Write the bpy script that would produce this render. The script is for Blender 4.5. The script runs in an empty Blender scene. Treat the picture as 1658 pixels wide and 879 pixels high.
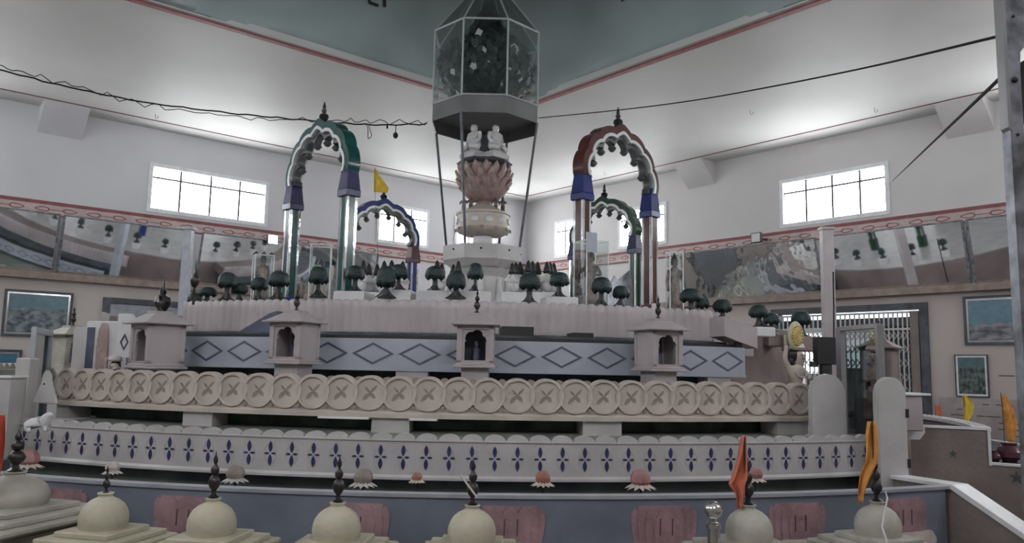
import bpy, bmesh, math, random
from mathutils import Vector, Matrix
random.seed(7)
D2R = math.pi / 180
COL = bpy.context.scene.collection

# ------------------------------------------------------------------ camera, world, exposure
F = 1280.0; PCX, PCY = 829.0, 439.5            # focal length and centre for the 1658x879 frame
PT = math.atan(155.5 / F); RHO = 0.02; EYE = Vector((0, 0, 1.6))
FW = Vector((0, math.cos(PT), math.sin(PT)))
R0 = Vector((1, 0, 0)); U0 = Vector((0, -math.sin(PT), math.cos(PT)))
RV = R0 * math.cos(RHO) + U0 * math.sin(RHO)
UV = -R0 * math.sin(RHO) + U0 * math.cos(RHO)
cam_d = bpy.data.cameras.new('camera'); cam = bpy.data.objects.new('camera', cam_d); COL.objects.link(cam)
cam_d.sensor_width = 36; cam_d.lens = 36 * F / 1658; cam_d.clip_start = .05; cam_d.clip_end = 200
m = Matrix((RV, UV, -FW)).transposed().to_4x4(); m.translation = EYE; cam.matrix_world = m
bpy.context.scene.camera = cam
WORLD_STRENGTH = 1.6
PANE_STRENGTH = 12.0
EXPOSURE = 0.68
w = bpy.data.worlds.new('daylight'); bpy.context.scene.world = w; w.use_nodes = True
w.node_tree.nodes['Background'].inputs[0].default_value = (.86, .93, 1, 1)
w.node_tree.nodes['Background'].inputs[1].default_value = WORLD_STRENGTH
vs = bpy.context.scene.view_settings
vs.view_transform = 'Standard'; vs.look = 'None'; vs.gamma = 1; vs.use_curve_mapping = False; vs.exposure = EXPOSURE

# ------------------------------------------------------------------ survey helpers (pixel -> point on a real surface)
C = (-.46, 12.0)
def ray(x, y): return RV * ((x - PCX) / F) - UV * ((y - PCY) / F) + FW
def atY(x, y, Y):
    d = ray(x, y); k = Y / d.y; return Vector((d.x * k, Y, 1.6 + d.z * k))
def atZ(x, y, Z):
    d = ray(x, y); k = (Z - 1.6) / d.z; return Vector((d.x * k, d.y * k, Z))
def atR(x, y, r):
    d = ray(x, y); a = d.x**2 + d.y**2; b = -(d.x * C[0] + d.y * C[1]); c = C[0]**2 + C[1]**2 - r * r
    k = (-b - math.sqrt(max(0, b * b - a * c))) / a
    return Vector((d.x * k, d.y * k, 1.6 + d.z * k))
def theta(p): return math.degrees(math.atan2(p[0] - C[0], C[1] - p[1]))
def cp(th, r, z=0): return Vector((C[0] + r * math.sin(th * D2R), C[1] - r * math.cos(th * D2R), z))
K = Vector((.45, 25.0, 0)); PL = 40.3 * D2R; PR = 49.7 * D2R
DL = Vector((-math.cos(PL), -math.sin(PL), 0)); DR = Vector((math.cos(PR), -math.sin(PR), 0))
H = 6.86; LT, LU = 20.0, 20.4
def room(t, u, z=0): return K + DL * t + DR * u + Vector((0, 0, z))
def onL(px, py, inset=0):
    d = ray(px, py); k = (K + DR * inset).dot(DR) / d.dot(DR); p = d * k; return (p - K).dot(DL), 1.6 + d.z * k
def onR(px, py, inset=0):
    d = ray(px, py); k = (K + DL * inset).dot(DL) / d.dot(DL); p = d * k; return (p - K).dot(DR), 1.6 + d.z * k

# ------------------------------------------------------------------ materials
def mat(name, col, rough=.6, metal=0, noise=.06, scale=6, bump=0, bscale=20, spec=.5, col2=None, emit=0, rvar=0, trans=0):
    m = bpy.data.materials.new(name); m.use_nodes = True; nt = m.node_tree; b = nt.nodes['Principled BSDF']
    b.inputs['Roughness'].default_value = rough; b.inputs['Metallic'].default_value = metal
    b.inputs['Specular IOR Level'].default_value = spec
    if trans: b.inputs['Transmission Weight'].default_value = trans
    tc = nt.nodes.new('ShaderNodeTexCoord')
    nz = nt.nodes.new('ShaderNodeTexNoise'); nz.inputs['Scale'].default_value = scale; nz.inputs['Detail'].default_value = 5
    nt.links.new(tc.outputs['Object'], nz.inputs['Vector'])
    rp = nt.nodes.new('ShaderNodeValToRGB')
    c2 = col2 or tuple(max(0, c * (1 - noise * 2.2)) for c in col)
    c1 = tuple(min(1, c * (1 + noise * .6)) for c in col) if not col2 else col
    rp.color_ramp.elements[0].position = .32; rp.color_ramp.elements[0].color = (*c2, 1)
    rp.color_ramp.elements[1].position = .66; rp.color_ramp.elements[1].color = (*c1, 1)
    nt.links.new(nz.outputs['Fac'], rp.inputs[0]); nt.links.new(rp.outputs[0], b.inputs['Base Color'])
    if rvar:
        mr = nt.nodes.new('ShaderNodeMapRange'); mr.inputs[3].default_value = max(0, rough - rvar); mr.inputs[4].default_value = rough + rvar
        nt.links.new(nz.outputs['Fac'], mr.inputs[0]); nt.links.new(mr.outputs[0], b.inputs['Roughness'])
    if bump:
        n2 = nt.nodes.new('ShaderNodeTexNoise'); n2.inputs['Scale'].default_value = bscale; n2.inputs['Detail'].default_value = 3
        nt.links.new(tc.outputs['Object'], n2.inputs['Vector'])
        bp = nt.nodes.new('ShaderNodeBump'); bp.inputs['Strength'].default_value = bump; bp.inputs['Distance'].default_value = .05
        nt.links.new(n2.outputs['Fac'], bp.inputs['Height']); nt.links.new(bp.outputs[0], b.inputs['Normal'])
    if emit:
        b.inputs['Emission Color'].default_value = (*col, 1); b.inputs['Emission Strength'].default_value = emit
    return m
def glass_mat(name, tint=(.9, .95, .95), gloss=.12, rough=.02):
    m = bpy.data.materials.new(name); m.use_nodes = True; nt = m.node_tree; nt.nodes.clear()
    o = nt.nodes.new('ShaderNodeOutputMaterial'); mx = nt.nodes.new('ShaderNodeMixShader')
    t = nt.nodes.new('ShaderNodeBsdfTransparent'); g = nt.nodes.new('ShaderNodeBsdfGlossy')
    t.inputs[0].default_value = (*tint, 1); g.inputs[0].default_value = (1, 1, 1, 1); g.inputs['Roughness'].default_value = rough
    lw = nt.nodes.new('ShaderNodeLayerWeight'); lw.inputs[0].default_value = .35
    mr = nt.nodes.new('ShaderNodeMapRange'); mr.inputs[3].default_value = gloss; mr.inputs[4].default_value = .7
    nt.links.new(lw.outputs['Facing'], mr.inputs[0]); nt.links.new(mr.outputs[0], mx.inputs[0])
    nt.links.new(t.outputs[0], mx.inputs[1]); nt.links.new(g.outputs[0], mx.inputs[2]); nt.links.new(mx.outputs[0], o.inputs[0])
    return m
M = {}
M['marble'] = mat('marble', (.50, .485, .48), .38, noise=.07, scale=4, bump=.05)
M['marble_tan'] = mat('marble_tan', (.54, .48, .425), .42, noise=.09, scale=5, bump=.08)
M['marble_groove'] = mat('marble_groove', (.33, .275, .24), .6, noise=.12, scale=9)
M['marble_pink'] = mat('marble_pink', (.43, .385, .395), .38, noise=.07, scale=3, bump=.05)
M['marble_blue'] = mat('marble_blue', (.40, .42, .49), .35, noise=.06, scale=3, bump=.04)
M['marble_white'] = mat('marble_white', (.66, .66, .67), .33, noise=.06, scale=5, bump=.04)
M['blue_inlay'] = mat('blue_inlay', (.035, .04, .13), .4, noise=.15, scale=10)
M['grey_inlay'] = mat('grey_inlay', (.11, .12, .18), .45, noise=.15, scale=10)
M['basin'] = mat('basin', (.17, .19, .245), .55, noise=.12, scale=2.5, bump=.1, bscale=8)
M['coping'] = mat('coping', (.42, .44, .50), .4, noise=.08, scale=8)
M['white_coping'] = mat('white_coping', (.74, .74, .76), .35, noise=.05, scale=8)
M['water'] = mat('water', (.012, .025, .085), .12, noise=.3, scale=2, bump=.15, bscale=5, col2=(.01, .04, .055), spec=.3)
M['green_floor'] = mat('green_floor', (.19, .215, .195), .6, noise=.2, scale=3)
M['dark_green'] = mat('dark_green', (.04, .075, .055), .5, noise=.4, scale=5)
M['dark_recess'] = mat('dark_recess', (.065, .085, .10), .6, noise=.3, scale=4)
M['mauve'] = mat('mauve', (.23, .18, .175), .6, noise=.1, scale=2.2, bump=.1)
M['brown_wall'] = mat('brown_wall', (.25, .205, .19), .65, noise=.12, scale=2.5, bump=.15)
M['ivory'] = mat('ivory', (.50, .47, .36), .55, noise=.13, scale=5, bump=.15, bscale=14)
M['ivory_grey'] = mat('ivory_grey', (.42, .40, .35), .5, noise=.12, scale=6, bump=.1)
M['bronze'] = mat('bronze', (.055, .05, .05), .32, metal=.55, noise=.3, scale=20)
M['brass'] = mat('brass', (.35, .3, .25), .25, metal=.9, noise=.2, scale=20)
M['steel'] = mat('steel', (.62, .62, .62), .14, metal=1, noise=.08, scale=5)
M['aluminium'] = mat('aluminium', (.36, .36, .37), .38, metal=.7, noise=.08, scale=5)
M['frame_light'] = mat('frame_light', (.46, .48, .48), .4, metal=.3)
M['galvanised'] = mat('galvanised', (.31, .32, .36), .38, metal=.75, noise=.25, scale=14, rvar=.12)
M['canopy_metal'] = mat('canopy_metal', (.17, .175, .175), .45, metal=.3, noise=.12, scale=2)
M['tree_green'] = mat('tree_green', (.010, .030, .031), .5, noise=.3, scale=14, bump=.3, bscale=40)
M['trunk'] = mat('trunk', (.035, .04, .045), .5, noise=.3, scale=14)
M['leaf_dark'] = mat('leaf_dark', (.02, .028, .03), .5, noise=.35, scale=12)
M['hair_black'] = mat('hair_black', (.012, .012, .014), .4)
M['arch_green'] = mat('arch_green', (.012, .075, .07), .16, noise=.15, scale=4)
M['arch_brown'] = mat('arch_brown', (.085, .026, .022), .16, noise=.15, scale=4)
M['arch_dark_green'] = mat('arch_dark_green', (.008, .045, .022), .16, noise=.15, scale=4)
M['arch_blue'] = mat('arch_blue', (.012, .03, .19), .2, noise=.15, scale=4)
M['capital_blue'] = mat('capital_blue', (.01, .025, .16), .22, noise=.15, scale=6)
M['capital_violet'] = mat('capital_violet', (.045, .045, .12), .25, noise=.15, scale=6)
M['capital_red'] = mat('capital_red', (.10, .035, .05), .25, noise=.15, scale=6)
M['mirror_strip'] = mat('mirror_strip', (.82, .84, .86), .07, metal=1, noise=.06, scale=3, bump=.1, bscale=3)
M['arch_silver'] = mat('arch_silver', (.66, .68, .68), .22, metal=.35, noise=.05, scale=4)
M['arch_inner'] = mat('arch_inner', (.13, .135, .14), .3, metal=.3, noise=.15, scale=6)
M['lotus'] = mat('lotus', (.40, .29, .27), .5, noise=.15, scale=12)
M['lotus_pink'] = mat('lotus_pink', (.42, .20, .20), .5, noise=.15, scale=9)
M['relief_pink'] = mat('relief_pink', (.34, .215, .235), .6, noise=.16, scale=5, bump=.2)
M['relief_line'] = mat('relief_line', (.12, .05, .07), .6)
M['lotus_white'] = mat('lotus_white', (.62, .54, .50), .5, noise=.1, scale=9)
M['leaf_green'] = mat('leaf_green', (.012, .06, .03), .4, noise=.2, scale=9)
M['orange'] = mat('orange', (.64, .19, .11), .8, noise=.12, scale=9)
M['peach'] = mat('peach', (.46, .20, .13), .55, noise=.15, scale=9)
M['saffron'] = mat('saffron', (.72, .33, .08), .8, noise=.15, scale=14)
M['yellow'] = mat('yellow', (.75, .52, .06), .8, noise=.1, scale=9)
M['red_orange'] = mat('red_orange', (.45, .06, .03), .8, noise=.2, scale=9)
M['gold'] = mat('gold', (.62, .48, .18), .45, metal=.2, noise=.15, scale=20)
M['skin_marble'] = mat('skin_marble', (.50, .42, .37), .45, noise=.1, scale=9)
M['statue_bronze'] = mat('statue_bronze', (.20, .15, .135), .35, metal=.3, noise=.35, scale=14)
M['statue_white'] = mat('statue_white', (.60, .60, .60), .4, noise=.08, scale=9)
M['door_grey'] = mat('door_grey', (.33, .35, .39), .5, noise=.1)
M['frame_dark'] = mat('frame_dark', (.08, .09, .11), .45, noise=.2)
M['grille'] = mat('grille', (.56, .55, .54), .45, noise=.08)
M['cable'] = mat('cable', (.02, .02, .022), .8, spec=.1)
M['stripe_red'] = mat('stripe_red', (.27, .085, .09), .6, noise=.12)
M['line_red'] = mat('line_red', (.17, .04, .045), .55, noise=.12)
M['band_cream'] = mat('band_cream', (.55, .45, .44), .6, noise=.08)
M['tan_ledge'] = mat('tan_ledge', (.32, .25, .215), .6, noise=.12)
M['tile_pink'] = mat('tile_pink', (.42, .37, .37), .35, noise=.12, scale=3)
M['ink'] = mat('ink', (.10, .07, .08), .6)
M['window_white'] = mat('window_white', (.78, .80, .82), .5)
M['window_bar'] = mat('window_bar', (.10, .10, .12), .5)
M['pane'] = mat('pane', (.97, .985, 1), .5, emit=PANE_STRENGTH, noise=0)
M['lamp_glow'] = mat('lamp_glow', (1, .97, .9), .5, emit=14, noise=0)
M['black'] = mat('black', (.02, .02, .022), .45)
M['glass'] = glass_mat('glass', gloss=.08); M['glass_dim'] = glass_mat('glass_dim', (.80, .84, .84), .10)
M['glass_grey'] = glass_mat('glass_grey', (.42, .46, .46), .10, .03)
def mirror_mat():
    m = mat('mirror', (.74, .76, .77), .035, metal=1, noise=.07, scale=1.2, bump=.035, bscale=.7); return m
M['mirror'] = mirror_mat()
M['mirror_wavy'] = mat('mirror_wavy', (.78, .79, .79), .05, metal=1, noise=.05, scale=1.2, bump=.45, bscale=1.1)
M['floor'] = mat('floor', (.30, .29, .28), .25, noise=.12, scale=1.2)
def wall_mat(name, up, low):
    m = mat(name, up, .55, noise=.03, scale=.6, bump=.05, bscale=3); nt = m.node_tree; b = nt.nodes['Principled BSDF']
    tc = nt.nodes.new('ShaderNodeTexCoord'); sp = nt.nodes.new('ShaderNodeSeparateXYZ')
    gt = nt.nodes.new('ShaderNodeMath'); gt.operation = 'GREATER_THAN'; gt.inputs[1].default_value = 3.4
    mx = nt.nodes.new('ShaderNodeMix'); mx.data_type = 'RGBA'
    ramp = [n for n in nt.nodes if n.type == 'VALTORGB'][0]
    mx.inputs[6].default_value = (*low, 1)
    nt.links.new(tc.outputs['Object'], sp.inputs[0]); nt.links.new(sp.outputs[2], gt.inputs[0])
    nt.links.new(gt.outputs[0], mx.inputs[0]); nt.links.new(ramp.outputs[0], mx.inputs[7]); nt.links.new(mx.outputs[2], b.inputs['Base Color'])
    return m
M['wall'] = wall_mat('wall_paint', (.62, .62, .645), (.56, .51, .48))
M['wall_r'] = wall_mat('wall_paint_warm', (.60, .585, .585), (.52, .46, .44))
M['ceiling'] = mat('ceiling_gloss', (.60, .60, .585), .56, noise=.03, scale=.5, bump=.35, bscale=1.0, spec=.1)
M['teal'] = mat('teal', (.33, .40, .40), .5, noise=.08, scale=.5)
def picture_mat(name, sky, mid, dark, split=.5, sc=6):
    m = mat(name, sky, .25, noise=.1, scale=sc); nt = m.node_tree; b = nt.nodes['Principled BSDF']
    ramp = [n for n in nt.nodes if n.type == 'VALTORGB'][0]; nz = [n for n in nt.nodes if n.type == 'TEX_NOISE'][0]
    tc = nt.nodes.new('ShaderNodeTexCoord'); sp = nt.nodes.new('ShaderNodeSeparateXYZ'); nt.links.new(tc.outputs['Generated'], sp.inputs[0])
    vo = nt.nodes.new('ShaderNodeTexNoise'); vo.inputs['Scale'].default_value = 7; vo.inputs['Detail'].default_value = 6; nt.links.new(tc.outputs['Generated'], vo.inputs['Vector'])
    r2 = nt.nodes.new('ShaderNodeValToRGB'); r2.color_ramp.elements[0].color = (*dark, 1); r2.color_ramp.elements[1].color = (*mid, 1)
    r2.color_ramp.elements[0].position = .38; r2.color_ramp.elements[1].position = .62; nt.links.new(vo.outputs['Fac'], r2.inputs[0])
    ad = nt.nodes.new('ShaderNodeMath'); ad.operation = 'MULTIPLY_ADD'; ad.inputs[1].default_value = .35; nt.links.new(nz.outputs['Fac'], ad.inputs[0]); nt.links.new(sp.outputs[2], ad.inputs[2])
    gt = nt.nodes.new('ShaderNodeMapRange'); gt.inputs[1].default_value = split + .15; gt.inputs[2].default_value = split + .22; nt.links.new(ad.outputs[0], gt.inputs[0])
    mx = nt.nodes.new('ShaderNodeMix'); mx.data_type = 'RGBA'; nt.links.new(gt.outputs[0], mx.inputs[0])
    nt.links.new(r2.outputs[0], mx.inputs[6]); nt.links.new(ramp.outputs[0], mx.inputs[7]); nt.links.new(mx.outputs[2], b.inputs['Base Color'])
    return m
M['pic_temple'] = picture_mat('picture_landscape', (.10, .20, .24), (.22, .27, .29), (.05, .07, .09), .62)
M['pic_blue'] = picture_mat('picture_blue', (.06, .17, .26), (.30, .36, .38), (.08, .1, .12), .45)
M['pic_city'] = picture_mat('picture_city', (.13, .25, .33), (.28, .28, .30), (.07, .08, .1), .42)
M['pic_garden'] = picture_mat('picture_garden', (.10, .18, .19), (.16, .2, .19), (.03, .05, .05), .72)

# ------------------------------------------------------------------ mesh builder
I4 = Matrix.Identity(4)
class MB:
    def __init__(s): s.v = []; s.f = []
    def add(s, vs, fs, T=None):
        n = len(s.v)
        s.v += [tuple((T @ Vector(v)) if T else v) for v in vs]; s.f += [tuple(i + n for i in f) for f in fs]; return s
    def box(s, c, d, T=None, taper=1, rz=0, bevel=0):
        x, y, z = d[0] / 2, d[1] / 2, d[2] / 2; t = taper
        R = Matrix.Translation(Vector(c)) @ Matrix.Rotation(rz, 4, 'Z')
        if T: R = T @ R
        if bevel:
            b = bevel; pr = []
            for (sx, sz) in ((x - b, -z), (x, -z + b), (x, z - b), (x - b, z)): pr.append(sx)
            vs = []
            for zz, q in ((-z, b), (-z + b, 0), (z - b, 0), (z, b)):
                vs += [(-x + q, -y + q, zz), (x - q, -y + q, zz), (x - q, y - q, zz), (-x + q, y - q, zz)]
            fs = [(3, 2, 1, 0), (12, 13, 14, 15)]
            for k in range(3):
                for i in range(4):
                    j = (i + 1) % 4; fs.append((k * 4 + i, k * 4 + j, k * 4 + 4 + j, k * 4 + 4 + i))
            return s.add(vs, fs, R)
        vs = [(-x, -y, -z), (x, -y, -z), (x, y, -z), (-x, y, -z), (-x * t, -y * t, z), (x * t, -y * t, z), (x * t, y * t, z), (-x * t, y * t, z)]
        return s.add(vs, [(3, 2, 1, 0), (4, 5, 6, 7), (0, 1, 5, 4), (1, 2, 6, 5), (2, 3, 7, 6), (3, 0, 4, 7)], R)
    def lathe(s, prof, n=20, T=None, sx=1, sy=1, rib=0, ribn=0):
        vs = []; fs = []
        for r, z in prof:
            for i in range(n):
                a = 2 * math.pi * i / n; q = r * (1 + rib * abs(math.sin(ribn * a / 2))) if rib else r
                vs.append((q * math.cos(a) * sx, q * math.sin(a) * sy, z))
        for k in range(len(prof) - 1):
            for i in range(n):
                j = (i + 1) % n; fs.append((k * n + i, k * n + j, (k + 1) * n + j, (k + 1) * n + i))
        fs.append(tuple(range(n - 1, -1, -1))); fs.append(tuple((len(prof) - 1) * n + i for i in range(n)))
        return s.add(vs, fs, T)
    def sphere(s, c, r, T=None, n=14, sc=(1, 1, 1)):
        pr = [(max(1e-4, r * math.sin(math.pi * k / 8)), -r * math.cos(math.pi * k / 8)) for k in range(9)]
        R = Matrix.Translation(Vector(c)) @ Matrix.Diagonal((*sc, 1))
        return s.lathe(pr, n, (T @ R) if T else R)
    def tube(s, pts, r, n=8, T=None, r2=None):
        pts = [Vector(p) for p in pts]; vs = []; fs = []; m_ = len(pts)
        for k, p in enumerate(pts):
            d = (pts[min(k + 1, m_ - 1)] - pts[max(k - 1, 0)]).normalized()
            a = Vector((0, 0, 1)) if abs(d.z) < .9 else Vector((1, 0, 0))
            u = d.cross(a).normalized(); v = d.cross(u)
            rr = r if r2 is None else r + (r2 - r) * k / max(1, m_ - 1)
            for i in range(n):
                t = 2 * math.pi * i / n; vs.append(tuple(p + u * rr * math.cos(t) + v * rr * math.sin(t)))
        for k in range(m_ - 1):
            for i in range(n):
                j = (i + 1) % n; fs.append((k * n + i, k * n + j, (k + 1) * n + j, (k + 1) * n + i))
        fs.append(tuple(range(n - 1, -1, -1))); fs.append(tuple((m_ - 1) * n + i for i in range(n)))
        return s.add(vs, fs, T)
    def prism(s, poly, w0, w1, fn=None, T=None):
        """outline (u,v) extruded along w; fn maps (u,v,w) to xyz, default x=u, y=w, z=v"""
        fn = fn or (lambda u, v, q: (u, q, v)); n = len(poly)
        vs = [tuple(fn(u, v, w0)) for u, v in poly] + [tuple(fn(u, v, w1)) for u, v in poly]
        fs = [tuple(range(n)), tuple(range(2 * n - 1, n - 1, -1))] + [(i, (i + 1) % n, n + (i + 1) % n, n + i) for i in range(n)]
        return s.add(vs, fs, T)
    def loop(s, outer, inner, w0, w1, fn=None, T=None, closed=True):
        """band between two outlines of equal length, extruded"""
        fn = fn or (lambda u, v, q: (u, q, v)); n = len(outer)
        vs = [tuple(fn(u, v, q)) for q in (w0, w1) for L in (outer, inner) for u, v in L]
        fs = []
        for i in range(n if closed else n - 1):
            j = (i + 1) % n
            fs += [(i, j, n + j, n + i), (2 * n + i, 3 * n + i, 3 * n + j, 2 * n + j), (i, 2 * n + i, 2 * n + j, j), (n + i, n + j, 3 * n + j, 3 * n + i)]
        if not closed:
            for i in (0, n - 1): fs.append((i, n + i, 3 * n + i, 2 * n + i))
        return s.add(vs, fs, T)
    def sweep(s, prof, t0, t1, n, c=(0, 0), close=False):
        """closed (r,z) profile turned about c from angle t0 to t1 (degrees)"""
        vs = []; fs = []; m_ = len(prof); N = n if close else n + 1
        for k in range(N):
            a = (t0 + (t1 - t0) * k / n) * D2R
            for r, z in prof: vs.append((c[0] + r * math.sin(a), c[1] - r * math.cos(a), z))
        for k in range(n):
            k2 = (k + 1) % N
            for i in range(m_):
                j = (i + 1) % m_; fs.append((k * m_ + i, k * m_ + j, k2 * m_ + j, k2 * m_ + i))
        if not close: fs.append(tuple(range(m_))); fs.append(tuple((N - 1) * m_ + i for i in range(m_ - 1, -1, -1)))
        return s.add(vs, fs)
    def obj(s, name, material, parent=None, smooth=True, ang=38):
        me = bpy.data.meshes.new(name); bm = bmesh.new()
        bv = [bm.verts.new(v) for v in s.v]
        for f in s.f:
            try: bm.faces.new([bv[i] for i in f])
            except ValueError: pass
        bmesh.ops.recalc_face_normals(bm, faces=bm.faces); bm.to_mesh(me); bm.free()
        if smooth:
            me.shade_smooth(); me.set_sharp_from_angle(angle=ang * D2R)
        o = bpy.data.objects.new(name, me); COL.objects.link(o); o.data.materials.append(M[material] if isinstance(material, str) else material)
        if parent: o.parent = parent
        return o
def tag(o, label, cat, group=None, kind=None):
    if label: o['label'] = label
    if cat: o['category'] = cat
    if group: o['group'] = group
    if kind: o['kind'] = kind
    return o
def thing(name, label, cat, loc=(0, 0, 0), rz=0, group=None):
    o = bpy.data.objects.new(name, None); COL.objects.link(o); o.empty_display_size = .1
    o.location = loc; o.rotation_euler = (0, 0, rz * D2R); return tag(o, label, cat, group)
def struct(o): o['kind'] = 'structure'; return o
def copy_tree(o, parent=None):
    c = o.copy(); COL.objects.link(c)
    if parent: c.parent = parent
    for ch in list(o.children): copy_tree(ch, c)
    return c
def put(o, loc, rz=0, label=None, group=None, sc=1):
    o.location = loc; o.rotation_euler = (0, 0, rz * D2R); o.scale = (sc, sc, sc)
    if label: o['label'] = label
    if group: o['group'] = group
    return o
def figure(name, joints, edges, material, parent, sub=1):
    """continuous body grown with a Skin modifier; joints: list of (xyz, radius)"""
    me = bpy.data.meshes.new(name); me.from_pydata([j[0] for j in joints], edges, [])
    o = bpy.data.objects.new(name, me); COL.objects.link(o)
    sk = o.modifiers.new('skin', 'SKIN'); sk.use_smooth_shade = True
    for i, j in enumerate(joints):
        r = j[1]; me.skin_vertices[0].data[i].radius = (r, r) if not isinstance(r, tuple) else r
    me.skin_vertices[0].data[0].use_root = True
    ss = o.modifiers.new('sub', 'SUBSURF'); ss.levels = sub; ss.render_levels = sub
    dg = bpy.context.evaluated_depsgraph_get(); dg.update()
    m2 = bpy.data.meshes.new_from_object(o.evaluated_get(dg)); m2.name = name
    o.modifiers.clear(); o.data = m2; m2.materials.clear(); m2.materials.append(M[material]); m2.shade_smooth()
    if parent: o.parent = parent
    return o

# ------------------------------------------------------------------ room shell
# frames: L wall spans t along DL at u=0; R wall spans u along DR at t=0
TL = Matrix.Translation(K) @ Matrix((DL, DR, Vector((0, 0, 1)))).transposed().to_4x4()      # local (t, u, z)
def boxT(mb, a, b): mb.box([(p + q) / 2 for p, q in zip(a, b)], [abs(q - p) for p, q in zip(a, b)], TL)
WZ = (4.96, 6.06)
winL = [(1.2, 2.85), (3.8, 5.5), (8.65, 11.45), (15.3, 17.8)]
winR = [(1.33, 2.6), (3.93, 5.62), (8.98, 11.48), (14.0, 16.5)]
winBL = [(2, 4.5), (8.5, 11), (15, 17.5)]; winBR = [(2, 4.5), (8.5, 11), (15, 17.5)]
TH = .25
doorR = (8.8, 12.05, 2.98)
def wall(name, fn, length, wins, material, door=None):
    mb = MB()
    def b(s0, s1, z0, z1):
        a, c = fn(s0, s1, z0, z1); boxT(mb, a, c)
    if door:
        b(-TH, door[0], 0, door[2]); b(door[1], length + TH, 0, door[2]); b(-TH, length + TH, door[2], WZ[0])
    else: b(-TH, length + TH, 0, WZ[0])
    b(-TH, length + TH, WZ[1], H + .1); e = -TH
    for s0, s1 in wins: b(e, s0, WZ[0], WZ[1]); e = s1
    b(e, length + TH, WZ[0], WZ[1])
    return struct(mb.obj(name, material, smooth=False))
fL = lambda s0, s1, z0, z1: ((s0, -TH, z0), (s1, 0, z1))
fR = lambda s0, s1, z0, z1: ((-TH, s0, z0), (0, s1, z1))
fBL = lambda s0, s1, z0, z1: ((s0, LU, z0), (s1, LU + TH, z1))
fBR = lambda s0, s1, z0, z1: ((LT, s0, z0), (LT + TH, s1, z1))
wall('wall_left', fL, LT, winL, 'wall'); wall('wall_right', fR, LU, winR, 'wall_r', doorR)
wall('wall_near_right', fBL, LT, winBL, 'wall_r'); wall('wall_near_left', fBR, LU, winBR, 'wall')
mb = MB(); boxT(mb, (-.3, -.3, -.1), (LT + .3, LU + .3, 0)); struct(mb.obj('floor', 'floor', smooth=False))
HO = (6.45, 13.6, 6.8, 13.95)      # dome opening t0,t1,u0,u1
mb = MB()
boxT(mb, (-.3, -.3, H), (HO[0], LU + .3, H + .12)); boxT(mb, (HO[1], -.3, H), (LT + .3, LU + .3, H + .12))
boxT(mb, (HO[0], -.3, H), (HO[1], HO[2], H + .12)); boxT(mb, (HO[0], HO[3], H), (HO[1], LU + .3, H + .12))
struct(mb.obj('ceiling', 'ceiling', smooth=False))
# teal vault
mb = MB(); n = 28; vs = []; cx_, cy_ = (HO[0] + HO[1]) / 2, (HO[2] + HO[3]) / 2; hx, hy = (HO[1] - HO[0]) / 2, (HO[3] - HO[2]) / 2
def vault(a, b): return H + .02 + 2.9 * math.sqrt(max(0, 1 - (abs(a)**5 + abs(b)**5)**.4 if (abs(a)**5 + abs(b)**5)**.4 < 1 else 0))
for i in range(n + 1):
    for j in range(n + 1):
        a = -1 + 2 * i / n; b = -1 + 2 * j / n; a = math.sin(a * math.pi / 2); b = math.sin(b * math.pi / 2)
        vs.append(tuple(TL @ Vector((cx_ + a * hx * 1.01, cy_ + b * hy * 1.01, vault(a, b)))))
mb.add(vs, [(i * (n + 1) + j, (i + 1) * (n + 1) + j, (i + 1) * (n + 1) + j + 1, i * (n + 1) + j + 1) for i in range(n) for j in range(n)])
dome = struct(mb.obj('ceiling_vault', 'teal'))
md = dome.modifiers.new('thickness', 'SOLIDIFY'); md.thickness = .06; md.offset = 1
# painted border round the opening, thin line further out
def frame_trim(name, t0, t1, u0, u1, wd, material, z=H - .012, th=.02):
    mb = MB()
    boxT(mb, (t0 - wd / 2, u0 - wd / 2, z), (t1 + wd / 2, u0 + wd / 2, z + th)); boxT(mb, (t0 - wd / 2, u1 - wd / 2, z), (t1 + wd / 2, u1 + wd / 2, z + th))
    boxT(mb, (t0 - wd / 2, u0 + wd / 2, z), (t0 + wd / 2, u1 - wd / 2, z + th)); boxT(mb, (t1 - wd / 2, u0 + wd / 2, z), (t1 + wd / 2, u1 - wd / 2, z + th))
    return struct(mb.obj(name, material, smooth=False))
frame_trim('trim_1', 6.33, 13.72, 6.69, 14.06, .11, 'stripe_red', H - .03, .04)
frame_trim('trim_2', .72, LT - .72, .72, LU - .72, .03, 'line_red')
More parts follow.
